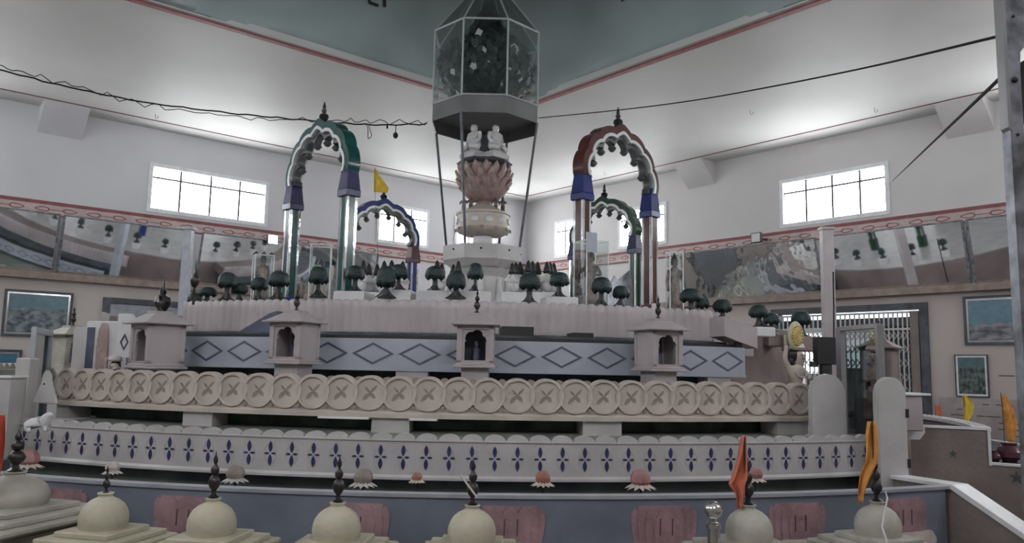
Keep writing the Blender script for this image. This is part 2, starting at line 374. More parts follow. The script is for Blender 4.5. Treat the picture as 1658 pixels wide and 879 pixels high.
# bands with the drop pattern, ledges, brackets on the two far walls
def wall_fn(side):
    return (lambda s, z, q: tuple(TL @ Vector((s, q, z)))) if side == 'L' else (lambda s, z, q: tuple(TL @ Vector((q, s, z))))
def strip(mb, side, s0, s1, z0, z1, q0, q1): mb.prism([(s0, z0), (s1, z0), (s1, z1), (s0, z1)], q0, q1, wall_fn(side))
for side, ln, k in (('L', LT, 3), ('R', LU, 6)):
    mb = MB(); strip(mb, side, .02, ln, 4.575, 4.86, .0, .02); struct(mb.obj('trim_%d' % k, 'band_cream', smooth=False))
    mb = MB(); strip(mb, side, .02, ln, 4.80, 4.87, .02, .035); strip(mb, side, .02, ln, 4.565, 4.60, .02, .035)
    fn = wall_fn(side); s = .5
    while s < ln - 1:
        for sg in (-1, 1):
            out = []; inn = []
            for i in range(14):
                a = 2 * math.pi * i / 14; rr = 1
                x = math.cos(a) * .14; y = math.sin(a) * .05 * (1 - .35 * sg * -math.cos(a) * -1)
                out.append((s + sg * .26 + x, 4.70 + y)); inn.append((s + sg * .26 + x * .80, 4.70 + y * .66))
            mb.loop(out, inn, .02, .028, fn)
        strip(mb, side, s - .12, s + .12, 4.694, 4.706, .02, .028); s += .98
    struct(mb.obj('trim_%d' % (k + 1), 'stripe_red', smooth=False))
    mb = MB(); strip(mb, side, .02, ln, 3.22, 3.36, .0, .22); struct(mb.obj('trim_%d' % (k + 2), 'tan_ledge', smooth=False))
# haunches of the ceiling beams
for i, (side, s) in enumerate((('L', 13.3), ('R', 6.75), ('R', 13.1))):
    mb = MB(); fn = wall_fn(side)
    a = (lambda s_, z, q, fn=fn: fn(s_, z, q))
    vs = []
    for ss in (s - .42, s + .42): vs += [fn(ss, 6.3, 0.0), fn(ss, H, 0.0), fn(ss, H, .62)]
    mb.add(vs, [(0, 1, 2), (5, 4, 3), (0, 3, 4, 1), (1, 4, 5, 2), (2, 5, 3, 0)])
    struct(mb.obj('wall_bracket', 'wall' if side == 'L' else 'wall_r', smooth=False))
# windows
wn = 0
def window(side, s0, s1, cols):
    global wn
    wn += 1
    r = thing('window_%d' % wn, None, None); r['kind'] = 'structure'
    if side in 'LR': fn = wall_fn(side)
    elif side == 'B': fn = lambda s, z, q: tuple(TL @ Vector((s, LU - q, z)))
    else: fn = lambda s, z, q: tuple(TL @ Vector((LT - q, s, z)))
    z0, z1 = WZ; f = .07
    mb = MB(); mb.loop([(s0 - .02, z0 - .02), (s1 + .02, z0 - .02), (s1 + .02, z1 + .02), (s0 - .02, z1 + .02)], [(s0 + f, z0 + f), (s1 - f, z0 + f), (s1 - f, z1 - f), (s0 + f, z1 - f)], -.06, .03, fn)
    mb.obj('window_frame', 'window_white', r, smooth=False)
    mb = MB(); zt = z1 - (z1 - z0) * .28
    for c in range(1, cols):
        s = s0 + (s1 - s0) * c / cols; mb.prism([(s - .022, z0 + f), (s + .022, z0 + f), (s + .022, z1 - f), (s - .022, z1 - f)], -.05, -.015, fn)
    mb.prism([(s0 + f, zt - .02), (s1 - f, zt - .02), (s1 - f, zt + .02), (s0 + f, zt + .02)], -.05, -.02, fn)
    mb.loop([(s0 + f - .01, z0 + f - .01), (s1 - f + .01, z0 + f - .01), (s1 - f + .01, z1 - f + .01), (s0 + f - .01, z1 - f + .01)], [(s0 + f + .012, z0 + f + .012), (s1 - f - .012, z0 + f + .012), (s1 - f - .012, z1 - f - .012), (s0 + f + .012, z1 - f - .012)], -.05, -.01, fn)
    mb.obj('window_bar', 'window_bar', r, smooth=False)
    mb = MB(); rd = random.Random(wn)
    for c in range(cols):
        for _ in range(5 if side == 'R' else 2):
            s = s0 + (s1 - s0) * (c + rd.uniform(.12, .88)) / cols; z = rd.uniform(z0 + .15, z1 - .15)
            dx, dz = (rd.uniform(.03, .09), .008) if rd.random() < .6 else (.008, rd.uniform(.03, .08))
            mb.prism([(s - dx, z - dz), (s + dx, z - dz), (s + dx, z + dz), (s - dx, z + dz)], -.095, -.085, fn)
    mb.obj('window_grille', 'window_bar', r, smooth=False)
    mb = MB(); mb.prism([(s0 + .01, z0 + .01), (s1 - .01, z0 + .01), (s1 - .01, z1 - .01), (s0 + .01, z1 - .01)], -.12, -.10, fn)
    mb.obj('window_pane', 'pane', r, smooth=False)
for a, b in winL: window('L', a, b, 4 if b - a > 2 else 3)
for a, b in winR: window('R', a, b, 4 if b - a > 2 else 3)
for a, b in winBL: window('B', a, b, 4)
for a, b in winBR: window('D', a, b, 4)
# letters painted on the vault, only their lower ends in view
def on_vault(px, py):
    d = ray(px, py); k = 6.0
    while k < 30:
        p = EYE + d * k; q = TL.inverted() @ p; a, b = (q.x - cx_) / hx, (q.y - cy_) / hy
        if abs(a) < 1 and abs(b) < 1 and q.z > vault(a, b) - .03: return p
        k += .02
    return None
mb = MB()
for pts in ([(598, -8), (598, 4), (612, 9)], [(622, -14), (623, 11)], [(606, -12), (606, -2)], [(1004, -12), (1008, 1), (1013, -4)], [(590, -10), (630, -12)]):
    P = [on_vault(*p) for p in pts]
    if all(P): mb.tube(P, .028, 6)
if mb.v: mb.obj('painted_letter', 'black', dome)

# mirrors leaning out from the wall above the ledge
def mirror_panel(side, s0, s1, label):
    tilt = .30
    fn0 = wall_fn(side)
    fn = lambda s, z, q: fn0(s, z, q + .05 + (z - 3.37) / 1.19 * tilt)
    r = thing('wall_mirror', label, 'mirror', fn0((s0 + s1) / 2, 3.37, .05), 0, 'leaning mirror sheets above the ledges')
    inv = r.location.copy()
    g = lambda s, z, q: tuple(Vector(fn(s, z, q)) - inv)
    mb = MB(); mb.prism([(s0 + .01, 3.37), (s1 - .01, 3.37), (s1 - .01, 4.56), (s0 + .01, 4.56)], -.01, 0, g); mb.obj('mirror_sheet', 'mirror_wavy' if 'swirling' in label else 'mirror', r, smooth=False)
    mb = MB()
    for a, b in ((s0, s0 + .04), (s1 - .04, s1)): mb.prism([(a, 3.365), (b, 3.365), (b, 4.565), (a, 4.565)], -.02, .012, g)
    mb.prism([(s0, 4.545), (s1, 4.545), (s1, 4.575), (s0, 4.575)], -.02, .012, g)
    mb.obj('mirror_frame', 'galvanised', r, smooth=False)
for a, b, l in ((13.2, 16.4, 'mirror sheet above the left pictures, at the left edge'), (10.65, 13.15, 'mirror sheet left of the grey wall post, beside the large window'),
              (8.0, 10.3, 'mirror sheet between the left wall post and the lit floodlight'), (5.6, 7.95, 'mirror sheet behind the green arch posts')):
    mirror_panel('L', a, b, l)
for a, b, l in ((6.3, 10.0, 'wide mirror sheet with swirling reflections, left of the right wall post'), (10.1, 13.0, 'mirror sheet above the collapsible gate, right of the wall post'),
              (13.05, 16.2, 'mirror sheet above the right picture, at the right edge')):
    mirror_panel('R', a, b, l)

# pictures
def picture(side, s0, s1, z0, z1, mt, label, fr='frame_dark', fw_=.05):
    fn0 = wall_fn(side); r = thing('framed_picture', label, 'picture', fn0((s0 + s1) / 2, z0, 0)); inv = r.location.copy()
    g = lambda s, z, q: tuple(Vector(fn0(s, z, q)) - inv)
    mb = MB(); mb.loop([(s0, z0), (s1, z0), (s1, z1), (s0, z1)], [(s0 + fw_, z0 + fw_), (s1 - fw_, z0 + fw_), (s1 - fw_, z1 - fw_), (s0 + fw_, z1 - fw_)], .0, .05, g)
    mb.obj('picture_frame', fr, r, smooth=False)
    mb = MB(); i = fw_; j = fw_ + .035
    mb.loop([(s0 + i, z0 + i), (s1 - i, z0 + i), (s1 - i, z1 - i), (s0 + i, z1 - i)], [(s0 + j, z0 + j), (s1 - j, z0 + j), (s1 - j, z1 - j), (s0 + j, z1 - j)], .0, .04, g)
    mb.obj('picture_mount', 'steel' if fw_ > .04 else 'window_white', r, smooth=False)
    # painting laid out as its own flat sheet so the picture pattern follows it
    mb = MB(); mb.prism([(-(s1 - s0) / 2 + j, j), ((s1 - s0) / 2 - j, j), ((s1 - s0) / 2 - j, z1 - z0 - j), (-(s1 - s0) / 2 + j, z1 - z0 - j)], -.010, .010)
    o = mb.obj('painting', mt, r, smooth=False); d = DL if side == 'L' else DR
    o.rotation_euler = (0, 0, math.atan2(d.y, d.x)); nn = (DR if side == 'L' else DL) * .022; o.location = nn
picture('L', 12.78, 14.02, 2.03, 2.98, 'pic_temple', 'large framed hill landscape painting on the left wall')
picture('L', 13.62, 14.9, .95, 1.76, 'pic_blue', 'blue framed picture below the left landscape, at the edge')
picture('R', 12.82, 14.4, 2.2, 3.13, 'pic_city', 'wide blue-skied city picture in glittering frame on the right wall')
picture('R', 12.62, 13.2, 1.22, 2.02, 'pic_garden', 'small dark garden picture right of the collapsible gate', 'frame_dark', .02)
# tiled dado with donor lines
mb = MB(); strip(mb, 'R', 12.3, 16.2, .0, 1.2, 0, .03)
d = tag(mb.obj('trim_9', 'tile_pink', smooth=False), None, None, kind='structure')
mb = MB(); rd = random.Random(3)
for i in range(44):
    s = 12.45 + rd.random() * 2.6; z = .2 + rd.randint(0, 8) * .11; l = rd.uniform(.08, .3)
    strip(mb, 'R', s, s + l, z, z + .018, .03, .033)
strip(mb, 'R', 13.36, 13.62, 1.62, 1.64, 0, .006)
mb.obj('inscription', 'ink', d, smooth=False)

# doors
r = thing('door_1', None, None); r['kind'] = 'structure'
mb = MB()
strip(mb, 'R', 8.68, 8.84, 0, 3.06, -.2, .05); strip(mb, 'R', 12.0, 12.16, 0, 3.06, -.2, .05); strip(mb, 'R', 8.84, 12.0, 2.93, 3.06, -.2, .05)
mb.obj('door_frame', 'frame_dark', r, smooth=False)
mb = MB(); strip(mb, 'R', 11.8, 11.97, .0, 2.9, -.05, .02); mb.obj('door_post', 'brown_wall', r, smooth=False)
mb = MB(); fn = wall_fn('R')
s = 8.86
while s < 11.8:
    strip(mb, 'R', s - .012, s + .012, .05, 2.88, -.03, .0)
    s += .105 if s < 11.1 else .095
for zb in (.05, .7, 2.52, 2.86): strip(mb, 'R', 8.85, 11.8, zb, zb + .04, -.035, .004)
s = 8.86
while s < 11.72:
    for z in (.35, .62, .9, 1.2, 1.48, 1.76, 2.05, 2.32):
        for sg in (-1, 1):
            a, b = (s, s + .1) if sg > 0 else (s + .1, s)
            mb.prism([(a, z), (a + .0, z + .03), (b, z + .17), (b, z + .14)], -.045, -.032, fn)
    s += .1
mb.obj('folding_grille', 'grille', r, smooth=False)
# yard beyond the gate
mb = MB(); boxT(mb, (-6, 4, -.12), (-.25, 18, -.02)); struct(mb.obj('floor_yard', 'tile_pink', smooth=False))
mb = MB(); boxT(mb, (-2.6, 6.5, 2.62), (-.25, 15, 2.8)); struct(mb.obj('wall_awning', 'frame_dark', smooth=False))
mb = MB(); boxT(mb, (-6, 4, -.02), (-5.8, 18, 1.5)); boxT(mb, (-2.0, 8.9, 0), (-1.8, 9.9, 1.75)); struct(mb.obj('wall_yard', 'marble_pink', smooth=False))
mb = MB(); boxT(mb, (-.75, 11.0, 0), (-.6, 13.2, 2.62)); boxT(mb, (-2.9, 8.0, 0), (-2.7, 9.6, 1.6)); struct(mb.obj('added_dark_backing', 'frame_dark', smooth=False))  # dark boxes added to cut the bright daylight seen through the grille
r = thing('door_2', None, None); r['kind'] = 'structure'
mb = MB(); strip(mb, 'L', 9.0, 12.2, 2.82, 2.94, 0, .06); strip(mb, 'L', 12.06, 12.2, 0, 2.82, 0, .06); strip(mb, 'L', 9.0, 9.14, 0, 2.82, 0, .06); mb.obj('door_frame', 'frame_dark', r, smooth=False)
mb = MB(); strip(mb, 'L', 10.62, 12.05, 0, 2.8, 0, .04); strip(mb, 'L', 9.15, 10.58, 0, 2.8, 0, .04); mb.obj('door_leaf', 'door_grey', r, smooth=False)
# grey posts standing by the walls
for px, y0, Y, lab in ((306, 372, 15.6, 'tall grey square post standing in front of the left mirrors'), (1338, 372, 15.3, 'tall grey post standing in front of the right mirrors and gate')):
    p = atY(px, y0, Y); h = p.z
    mb = MB(); mb.box((0, 0, h / 2), (.16 if px < 400 else .22, .16, h), bevel=.01); mb.box((0, 0, h + .02), (.26, .22, .05)); mb.box((0, 0, .05), (.3, .26, .1))
    o = mb.obj('square_post', 'coping' if px < 400 else 'marble_pink', smooth=False); o.location = (p.x, p.y, 0)
    tag(o, lab, 'post')

# ------------------------------------------------------------------ the stepped model: cores, rails and bands
CZ = (C[0], C[1], 0)
def ring(name, prof, t0, t1, material, n=None, parent=None, close=False, ang=38, c=C):
    mb = MB(); mb.sweep(prof, t0, t1, n or max(6, int(abs(t1 - t0) / 2)), c, close); return mb.obj(name, material, parent, ang=ang)
def rect(r0, r1, z0, z1): return [(r0, z0), (r1, z0), (r1, z1), (r0, z1)]
# central drum, full circle
o = ring('platform_drum', rect(.01, 4.55, 0, 2.10), 0, 360, 'mauve', 96, close=True); o.location = (0, 0, 0)
tag(o, 'round mauve drum at the heart of the stepped model', 'platform')
o = ring('terrace_floor', rect(4.56, 5.02, 1.86, 2.13), -32, 31, 'mauve'); tag(o, 'mauve ledge carrying the model trees on the top level', 'platform')
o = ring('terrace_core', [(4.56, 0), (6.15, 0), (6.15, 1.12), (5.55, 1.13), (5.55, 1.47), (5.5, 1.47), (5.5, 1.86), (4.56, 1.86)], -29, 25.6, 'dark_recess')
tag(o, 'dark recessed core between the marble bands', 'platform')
o = ring('middle_terrace', [(5.56, 1.40), (6.295, 1.36), (6.295, 1.45), (5.56, 1.47)], -30, 25.8, 'green_floor'); tag(o, 'green painted ledge below the diamond band', 'ledge')
o = ring('lower_terrace', [(6.16, .5), (6.91, .5), (6.91, 1.105), (6.16, 1.145)], -27, 25.2, 'green_floor'); tag(o, 'green painted ledge behind the blue flower rail', 'ledge')
o = ring('green_strip', rect(6.161, 6.2, 1.145, 1.235), -30, 25.5, 'dark_green'); tag(o, 'dark green painted strip under the rail of circles', 'ledge')
# pillars under the bands
def blocks(r0, r1, z0, z1, spans, material, label, grp):
    for px0, px1 in spans:
        a = theta(atR(px0, 650, r1)); b = theta(atR(px1, 650, r1)); o = ring('support_block', rect(r0, r1, z0, z1), a, b, material, 3)
        tag(o, label % ('%s' % {0: 'left', 1: 'middle', 2: 'right'}[0 if px0 < 550 else 1 if px0 < 900 else 2]), 'block', grp)
for i, (sp, side) in enumerate((((292, 340), 'beside the left fountain gap'), ((600, 662), 'in the middle, left of the centre shrine'), ((945, 1008), 'right of the centre shrine'), ((1262, 1312), 'at the right end beside the rounded panel'), ((85, 105), 'at the far left end'))):
    a = theta(atR(sp[0], 690, 6.42)); b = theta(atR(sp[1], 690, 6.42)); o = ring('support_block', rect(6.21, 6.40, 1.13, 1.235), a, b, 'marble', 3)
    tag(o, 'low grey block carrying the rail of circles, ' + side, 'block', 'blocks under the rail of circles')
for px0, px1, side in ((515, 597, 'left of the middle block'), (663, 708, 'right of the middle block')):
    a = theta(atR(px0, 670, 6.44)); b = theta(atR(px1, 670, 6.44)); o = ring('white_slab', rect(6.3, 6.445, 1.222, 1.236), a, b, 'white_coping', 6)
    tag(o, 'thin white slab under the rail of circles, ' + side, 'slab', 'white slabs under the rail of circles')
for sp, side in (((640, 692), 'between two shrines left of the centre'), ((1148, 1185), 'near the right end of the diamond band')):
    a = theta(atR(sp[0], 603, 5.72)); b = theta(atR(sp[1], 603, 5.72)); o = ring('support_block', rect(5.56, 5.70, 1.465, 1.575), a, b, 'marble_pink', 3)
    tag(o, 'low block carrying the diamond band, ' + side, 'block', 'blocks under the diamond band')

def cyl(r, th0=0):
    """u along the arc (metres from th0), v up, w outward -> coordinates relative to the centre"""
    def f(u, v, q):
        a = th0 * D2R + u / r; return ((r + q) * math.sin(a), -(r + q) * math.cos(a), v)
    return f
def circle(cu, cv, r, n=24, a0=0, a1=360):
    return [(cu + r * math.cos((a0 + (a1 - a0) * i / n) * D2R), cv + r * math.sin((a0 + (a1 - a0) * i / n) * D2R)) for i in range(n if a1 - a0 >= 360 else n + 1)]
def petal(cu, cv, l, wd, ang, n=6, r0=0):
    """pointed petal from the centre outward"""
    a = ang * D2R; L = [(r0, 0)]
    for i in range(1, n): t = i / n; L.append((r0 + l * t, wd / 2 * math.sin(math.pi * t) ** .8))
    L.append((r0 + l, 0))
    for i in range(n - 1, 0, -1): t = i / n; L.append((r0 + l * t, -wd / 2 * math.sin(math.pi * t) ** .8))
    return [(cu + x * math.cos(a) - y * math.sin(a), cv + x * math.sin(a) + y * math.cos(a)) for x, y in L]

# --- lower rail with blue flowers
R1 = 7.0
rail = thing('flower_rail', 'pale marble rail with blue four-petal flowers above the water', 'railing', CZ)
t0, t1 = -26.5, 25.7
ring('rail_wall', [(R1 - .07, .9), (R1 + .012, .9), (R1 + .012, .915), (R1, .93), (R1, 1.128), (R1 + .008, 1.134), (R1 + .008, 1.142), (R1 - .07, 1.142)], t0, t1, 'marble', 60, rail, c=(0, 0))
L = (t1 - t0) * D2R * R1; n = 45; st = L / n
mb = MB(); f = cyl(R1, t0)
for i in range(n):
    mb.prism(circle(st * (i + .5), 1.14, st * .47, 10, 0, 180)[::1], -.05, -.012, lambda u, v, q: f(u, 1.14 + (v - 1.14) * .62, q))
mb.obj('scallop_edge', 'marble', rail)
f0 = None
for i in range(n):
    th = t0 + (i + .5) * st / R1 / D2R
    fl = MB(); g = cyl(R1, th)
    for a, l, wd in ((90, .070, .026), (270, .070, .026), (0, .033, .014), (180, .033, .014)): fl.prism(petal(0, 1.035, l, wd, a, 6, .006), -.004, .0035, g)
    fl.obj('flower_inlay', 'blue_inlay', rail, smooth=False)
mb = MB()
for i in range(n):
    th = t0 + (i + .5) * st / R1 / D2R; g = cyl(R1, th)
    out = petal(0, 1.035, .16, .085, 90, 8, -.08); inn = petal(0, 1.035, .152, .079, 90, 8, -.076)
    mb.loop(out, inn, -.002, .002, g)
mb.obj('lens_groove', 'marble_tan', rail, smooth=False)

# --- rail of interlaced circles
R2 = 6.4
rail2 = thing('circle_rail', 'tan marble rail carved with a row of interlaced circles', 'railing', CZ)
t0, t1 = -31.5, 25.9
ring('rail_wall', [(R2 - .1, 1.235), (R2 + .03, 1.235), (R2 + .03, 1.265), (R2 + .012, 1.275), (R2, 1.285), (R2, 1.40), (R2 - .1, 1.40)], t0, t1, 'marble_tan', 60, rail2, c=(0, 0))
L = (t1 - t0) * D2R * R2; n = 31; st = L / n; zc = 1.405; ra = .122
m0 = i0 = None
for i in range(n):
    th = t0 + (i + .5) * st / R2 / D2R
    if m0 is None:
        g = cyl(R2, 0)
        mb = MB(); mb.prism(circle(0, zc, ra - .014, 28), -.06, .006, g)
        mb.loop(circle(0, zc, ra, 28), circle(0, zc, ra - .02, 28), -.06, .022, g)
        m0 = mb.obj('medallion', 'marble_tan', rail2); a_ = m0
        mb = MB()
        for a, l, wd in ((47, .078, .020), (227, .078, .030), (133, .06, .016), (313, .06, .030)): mb.prism(petal(0, zc, l, wd, a, 4, -.003), .005, .0085, g)
        i0 = mb.obj('star_groove', 'marble_groove', m0, smooth=False)
        j0 = MB().prism([(st / 2 - .016, 1.306), (st / 2, 1.288), (st / 2 + .016, 1.306), (st / 2, 1.324)], .0, .016, g).obj('diamond_groove', 'marble_groove', m0, smooth=False)
    else:
        a_ = m0.copy(); COL.objects.link(a_); a_.parent = rail2; b_ = i0.copy(); COL.objects.link(b_); b_.parent = a_; b_ = j0.copy(); COL.objects.link(b_); b_.parent = a_
    a_.rotation_euler = (0, (0), th * D2R)
mb = MB(); k0 = MB().prism(circle(0, 1.485, .032, 12), -.085, -.05, cyl(R2, 0)).obj('round_knob', 'marble_groove', rail2)
for i in range(n + 1):
    th = t0 + i * st / R2 / D2R; g = cyl(R2, th)
    if i:
        k_ = k0.copy(); COL.objects.link(k_); k_.parent = rail2; k_.rotation_euler = (0, 0, th * D2R)
k0.rotation_euler = (0, 0, t0 * D2R)

# --- diamond band
R3 = 5.7
band = thing('diamond_band', 'bluish marble band inlaid with a row of dark diamonds', 'railing', CZ)
t0, t1 = -27.3, 25.9
ring('band_wall', rect(R3 - .1, R3, 1.57, 1.81), t0, t1, 'marble_blue', 50, band, c=(0, 0))
ring('lower_lip', rect(R3 - .06, R3 + .012, 1.555, 1.575), t0, t1, 'marble_blue', 50, band, c=(0, 0))
L = (t1 - t0) * D2R * R3; n = 14; st = L / n
for i in range(n):
    th = t0 + (i + .5) * st / R3 / D2R; g = cyl(R3, th); mb = MB(); a = st * .455; b = .088
    def dia(k): return [(-a * k, 0), (-a * k * .5, -b * k * .5), (0, -b * k), (a * k * .5, -b * k * .5), (a * k, 0), (a * k * .5, b * k * .5), (0, b * k), (-a * k * .5, b * k * .5)]
    mb.loop([(u, v + 1.69) for u, v in dia(1)], [(u, v + 1.69) for u, v in dia(.79)], -.004, .003, g)
    mb.obj('diamond_inlay', 'grey_inlay', band, smooth=False)
# --- pleated band
R4 = 5.1
pl = thing('pleated_band', 'wide pleated pinkish marble band under the model trees', 'railing', CZ)
mb = MB(); t0, t1 = -32.2, 27.8; N = 560; vs = []; fs = []
prof = [(-.09, 1.885), (.0, 1.885), (.004, 1.90), (.001, 1.96), (.0, 2.02), (.001, 2.06), (0, 2.10), (0, 2.14), (-.012, 2.155), (-.09, 2.155)]
for k in range(N + 1):
    th = t0 + (t1 - t0) * k / N; s_ = th * D2R * R4; am = .014 * abs(math.sin(math.pi * s_ / .088)); up = .022 * abs(math.sin(math.pi * s_ / .088)) ** .5
    for i, (q, z) in enumerate(prof):
        if i in (0, 9): rr, zz = R4 + q, z
        else: rr, zz = R4 + q + am, z + (up if i in (7, 8) else 0)
        a = th * D2R; vs.append((rr * math.sin(a), -rr * math.cos(a), zz))
P_ = len(prof)
for k in range(N):
    for i in range(P_): j = (i + 1) % P_; fs.append((k * P_ + i, k * P_ + j, (k + 1) * P_ + j, (k + 1) * P_ + i))
fs += [tuple(range(P_)), tuple(N * P_ + i for i in range(P_ - 1, -1, -1))]
mb.add(vs, fs); mb.obj('pleats', 'marble_pink', pl, ang=60)
ring('lower_lip', rect(R4 - .1, R4 - .01, 1.86, 1.886), t0, t1, 'marble_white', 50, pl, c=(0, 0))
ring('shade_strip', rect(5.5, R3 - .105, 1.80, 1.84), -27.3, 25.9, 'black', 50, pl, c=(0, 0))  # solid black strip painted in for the shade between the two bands

# --- the same bands on the left side, and the upper two on the right
def quad_copy(src, rz, label, keep=None):
    c = copy_tree(src) if keep is None else src.copy()
    if keep is not None:
        COL.objects.link(c)
        for ch in list(src.children):
            if ch.name.split('.')[0] in keep: copy_tree(ch, c)
    c.rotation_euler = (0, 0, rz * D2R); c['label'] = label; return c
quad_copy(rail, -90, 'flower rail of the left quadrant, beyond the left passage', ('rail_wall', 'scallop_edge', 'flower_inlay'))
quad_copy(rail2, -90, 'rail of circles on the left quadrant, beyond the left passage', ('rail_wall', 'medallion'))
quad_copy(band, -90, 'diamond band on the left quadrant, beyond the left passage'); quad_copy(pl, -90, 'pleated band on the left quadrant, beyond the left passage')
quad_copy(rail, 180, 'flower rail of the far quadrant, seen in the mirrors', ('rail_wall', 'scallop_edge', 'flower_inlay'))
quad_copy(rail2, 180, 'rail of circles on the far quadrant, seen in the mirrors', ('rail_wall', 'medallion'))
quad_copy(band, 180, 'diamond band on the far quadrant, seen in the mirrors'); quad_copy(pl, 180, 'pleated band on the far quadrant, seen in the mirrors')
for t0_, lab in ((-119, 'left'), (151, 'far')):
    o = ring('terrace_floor', rect(4.56, 5.02, 1.86, 2.13), t0_, t0_ + 57, 'mauve'); tag(o, 'mauve top ledge of the %s quadrant' % lab, 'platform')
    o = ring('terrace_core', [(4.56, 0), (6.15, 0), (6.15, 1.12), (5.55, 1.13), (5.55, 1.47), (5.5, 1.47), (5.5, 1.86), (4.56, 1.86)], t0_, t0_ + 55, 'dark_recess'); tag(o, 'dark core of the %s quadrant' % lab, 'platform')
    o = ring('lower_terrace', [(6.16, .5), (6.91, .5), (6.91, 1.11), (6.16, 1.19)], t0_, t0_ + 54, 'green_floor'); tag(o, 'green ledge of the %s quadrant' % lab, 'ledge')
    o = ring('middle_terrace', [(5.56, 1.40), (6.295, 1.36), (6.295, 1.45), (5.56, 1.47)], t0_, t0_ + 55, 'green_floor'); tag(o, 'green middle ledge of the %s quadrant' % lab, 'ledge')

# --- basin, water, stair flanks
bas = thing('water_basin', 'blue-grey curved basin wall with pink lotus reliefs', 'basin', CZ)
BT0, BT1 = -20.8, 25.1
ring('wall_face', [(7.54, 0), (7.6, 0), (7.6, .893), (7.54, .893)], BT0 - 5, BT1, 'basin', 60, bas, c=(0, 0))
ring('coping', [(7.535, .893), (7.612, .893), (7.616, .912), (7.535, .912)], BT0 - 5, BT1 + .35, 'coping', 60, bas, c=(0, 0))
def relief(th, sc=1.0):
    g = cyl(7.6, th)
    def pet(cx, w_, z0_, z1_, lean, q0, q1, mb):
        P = []; n = 10
        for i in range(n + 1):
            t = i / n; wv = w_ * (1 - t ** 5) ** .5 * (.72 + .28 * math.sin(math.pi * t)); P.append((cx + lean * t * t - wv / 2, z0_ + (z1_ - z0_) * t))
        Q = []
        for i in range(n, -1, -1):
            t = i / n; wv = w_ * (1 - t ** 5) ** .5 * (.72 + .28 * math.sin(math.pi * t)); Q.append((cx + lean * t * t + wv / 2, z0_ + (z1_ - z0_) * t))
        mb.prism(P + Q[1:], q0, q1, g)
    rt = MB()
    for k, (cx, lean, h_) in enumerate(((-.125, -.045, .845), (.125, .045, .845), (-.095, -.03, .85), (.095, .03, .85), (-.06, -.015, .855), (.06, .015, .855))): pet(cx, .10, .60, h_, lean, -.01, .005 + .003 * k, rt)
    pet(0, .13, .60, .855, 0, -.01, .026, rt); rt.prism([(-.13, .60), (.13, .60), (.16, .66), (.15, .855), (-.15, .855), (-.16, .66)], -.01, .005, g)
    o = rt.obj('lotus_relief', 'relief_pink', bas)
    rt = MB()
    for cx, lean in ((-.16, -.05), (.16, .05), (-.09, -.03), (.09, .03), (0, 0)): pet(cx, .13, .655, .575, lean, -.01, .03, rt)
    rt.obj('white_sepal', 'lotus_white', o)
    for x in (-.035, .035): MB().prism([(x, .70), (x + .006, .70), (x + .008, .79), (x + .002, .79)], .012, .03, g).obj('petal_line', 'relief_line', o, smooth=False)
    rt = MB()
    for x in (-.09, .09): rt.prism(circle(x, .50, .085, 14), -.01, .016, g)
    rt.obj('lotus_leaf', 'leaf_green', o)
for px in (97, 300, 575, 826, 1075, 1290, 1462): relief(theta(atR(px, 820, 7.6)))
o = ring('water', rect(7.005, 7.54, .70, .80), BT0 - 8, BT1 + .2, 'water', 60); tag(o, 'dark blue water channel between basin wall and flower rail', 'water', kind='stuff')
o = ring('channel_bed', rect(6.92, 7.54, 0, .70), BT0 - 8, BT1 + .2, 'basin', 40); tag(o, 'blue channel bed under the water', 'basin')
# right flank wall: coping on top of channel end, then sloping out to the floor
fl = thing('flank_parapet', 'brown flank wall with white coping sloping down at the right', 'wall', CZ)
th = BT1 + .35
def radial(th, w=0):
    s_, c_ = math.sin(th * D2R), math.cos(th * D2R); return lambda u, v, q: (u * s_ + (q + w) * c_, -u * c_ + (q + w) * s_, v)
g = radial(th)
mb = MB(); mb.prism([(6.6, 0), (9.35, 0), (9.35, .05), (7.62, .90), (6.6, .90)], 0, .1, g); mb.obj('wall_face', 'brown_wall', fl, smooth=False)
mb = MB(); mb.prism([(6.95, .90), (7.60, .90), (9.37, .03), (9.37, .055), (7.63, .922), (6.95, .922)], -.02, .13, g); mb.obj('coping', 'white_coping', fl, smooth=False)
# far flank with stars, low outer basin beyond it
ff = thing('star_parapet', 'brown wall with dark painted stars beyond the right stair passage', 'wall', CZ)
g = radial(64, 0)
mb = MB(); mb.prism([(5.65, 0), (7.9, 0), (7.9, .60), (6.56, .62), (6.56, 1.0), (5.65, 1.0)], 0, .1, g); mb.obj('wall_face', 'brown_wall', ff, smooth=False)
mb = MB()
mb.prism([(5.95, 1.0), (6.58, 1.0), (6.58, .67), (7.9, .65), (7.9, .63), (6.54, .65), (6.56, 1.0), (6.58, 1.025), (5.95, 1.025)][:0] or [(5.85, 1.0), (6.585, 1.0), (6.585, 1.025), (5.85, 1.025)], -.02, .12, g)
mb.prism([(6.56, .61), (6.59, .61), (6.59, 1.0), (6.56, 1.0)], -.02, .12, g); mb.prism([(6.59, .618), (7.9, .598), (7.9, .62), (6.59, .64)], -.02, .12, g)
mb.obj('coping', 'white_coping', ff, smooth=False)
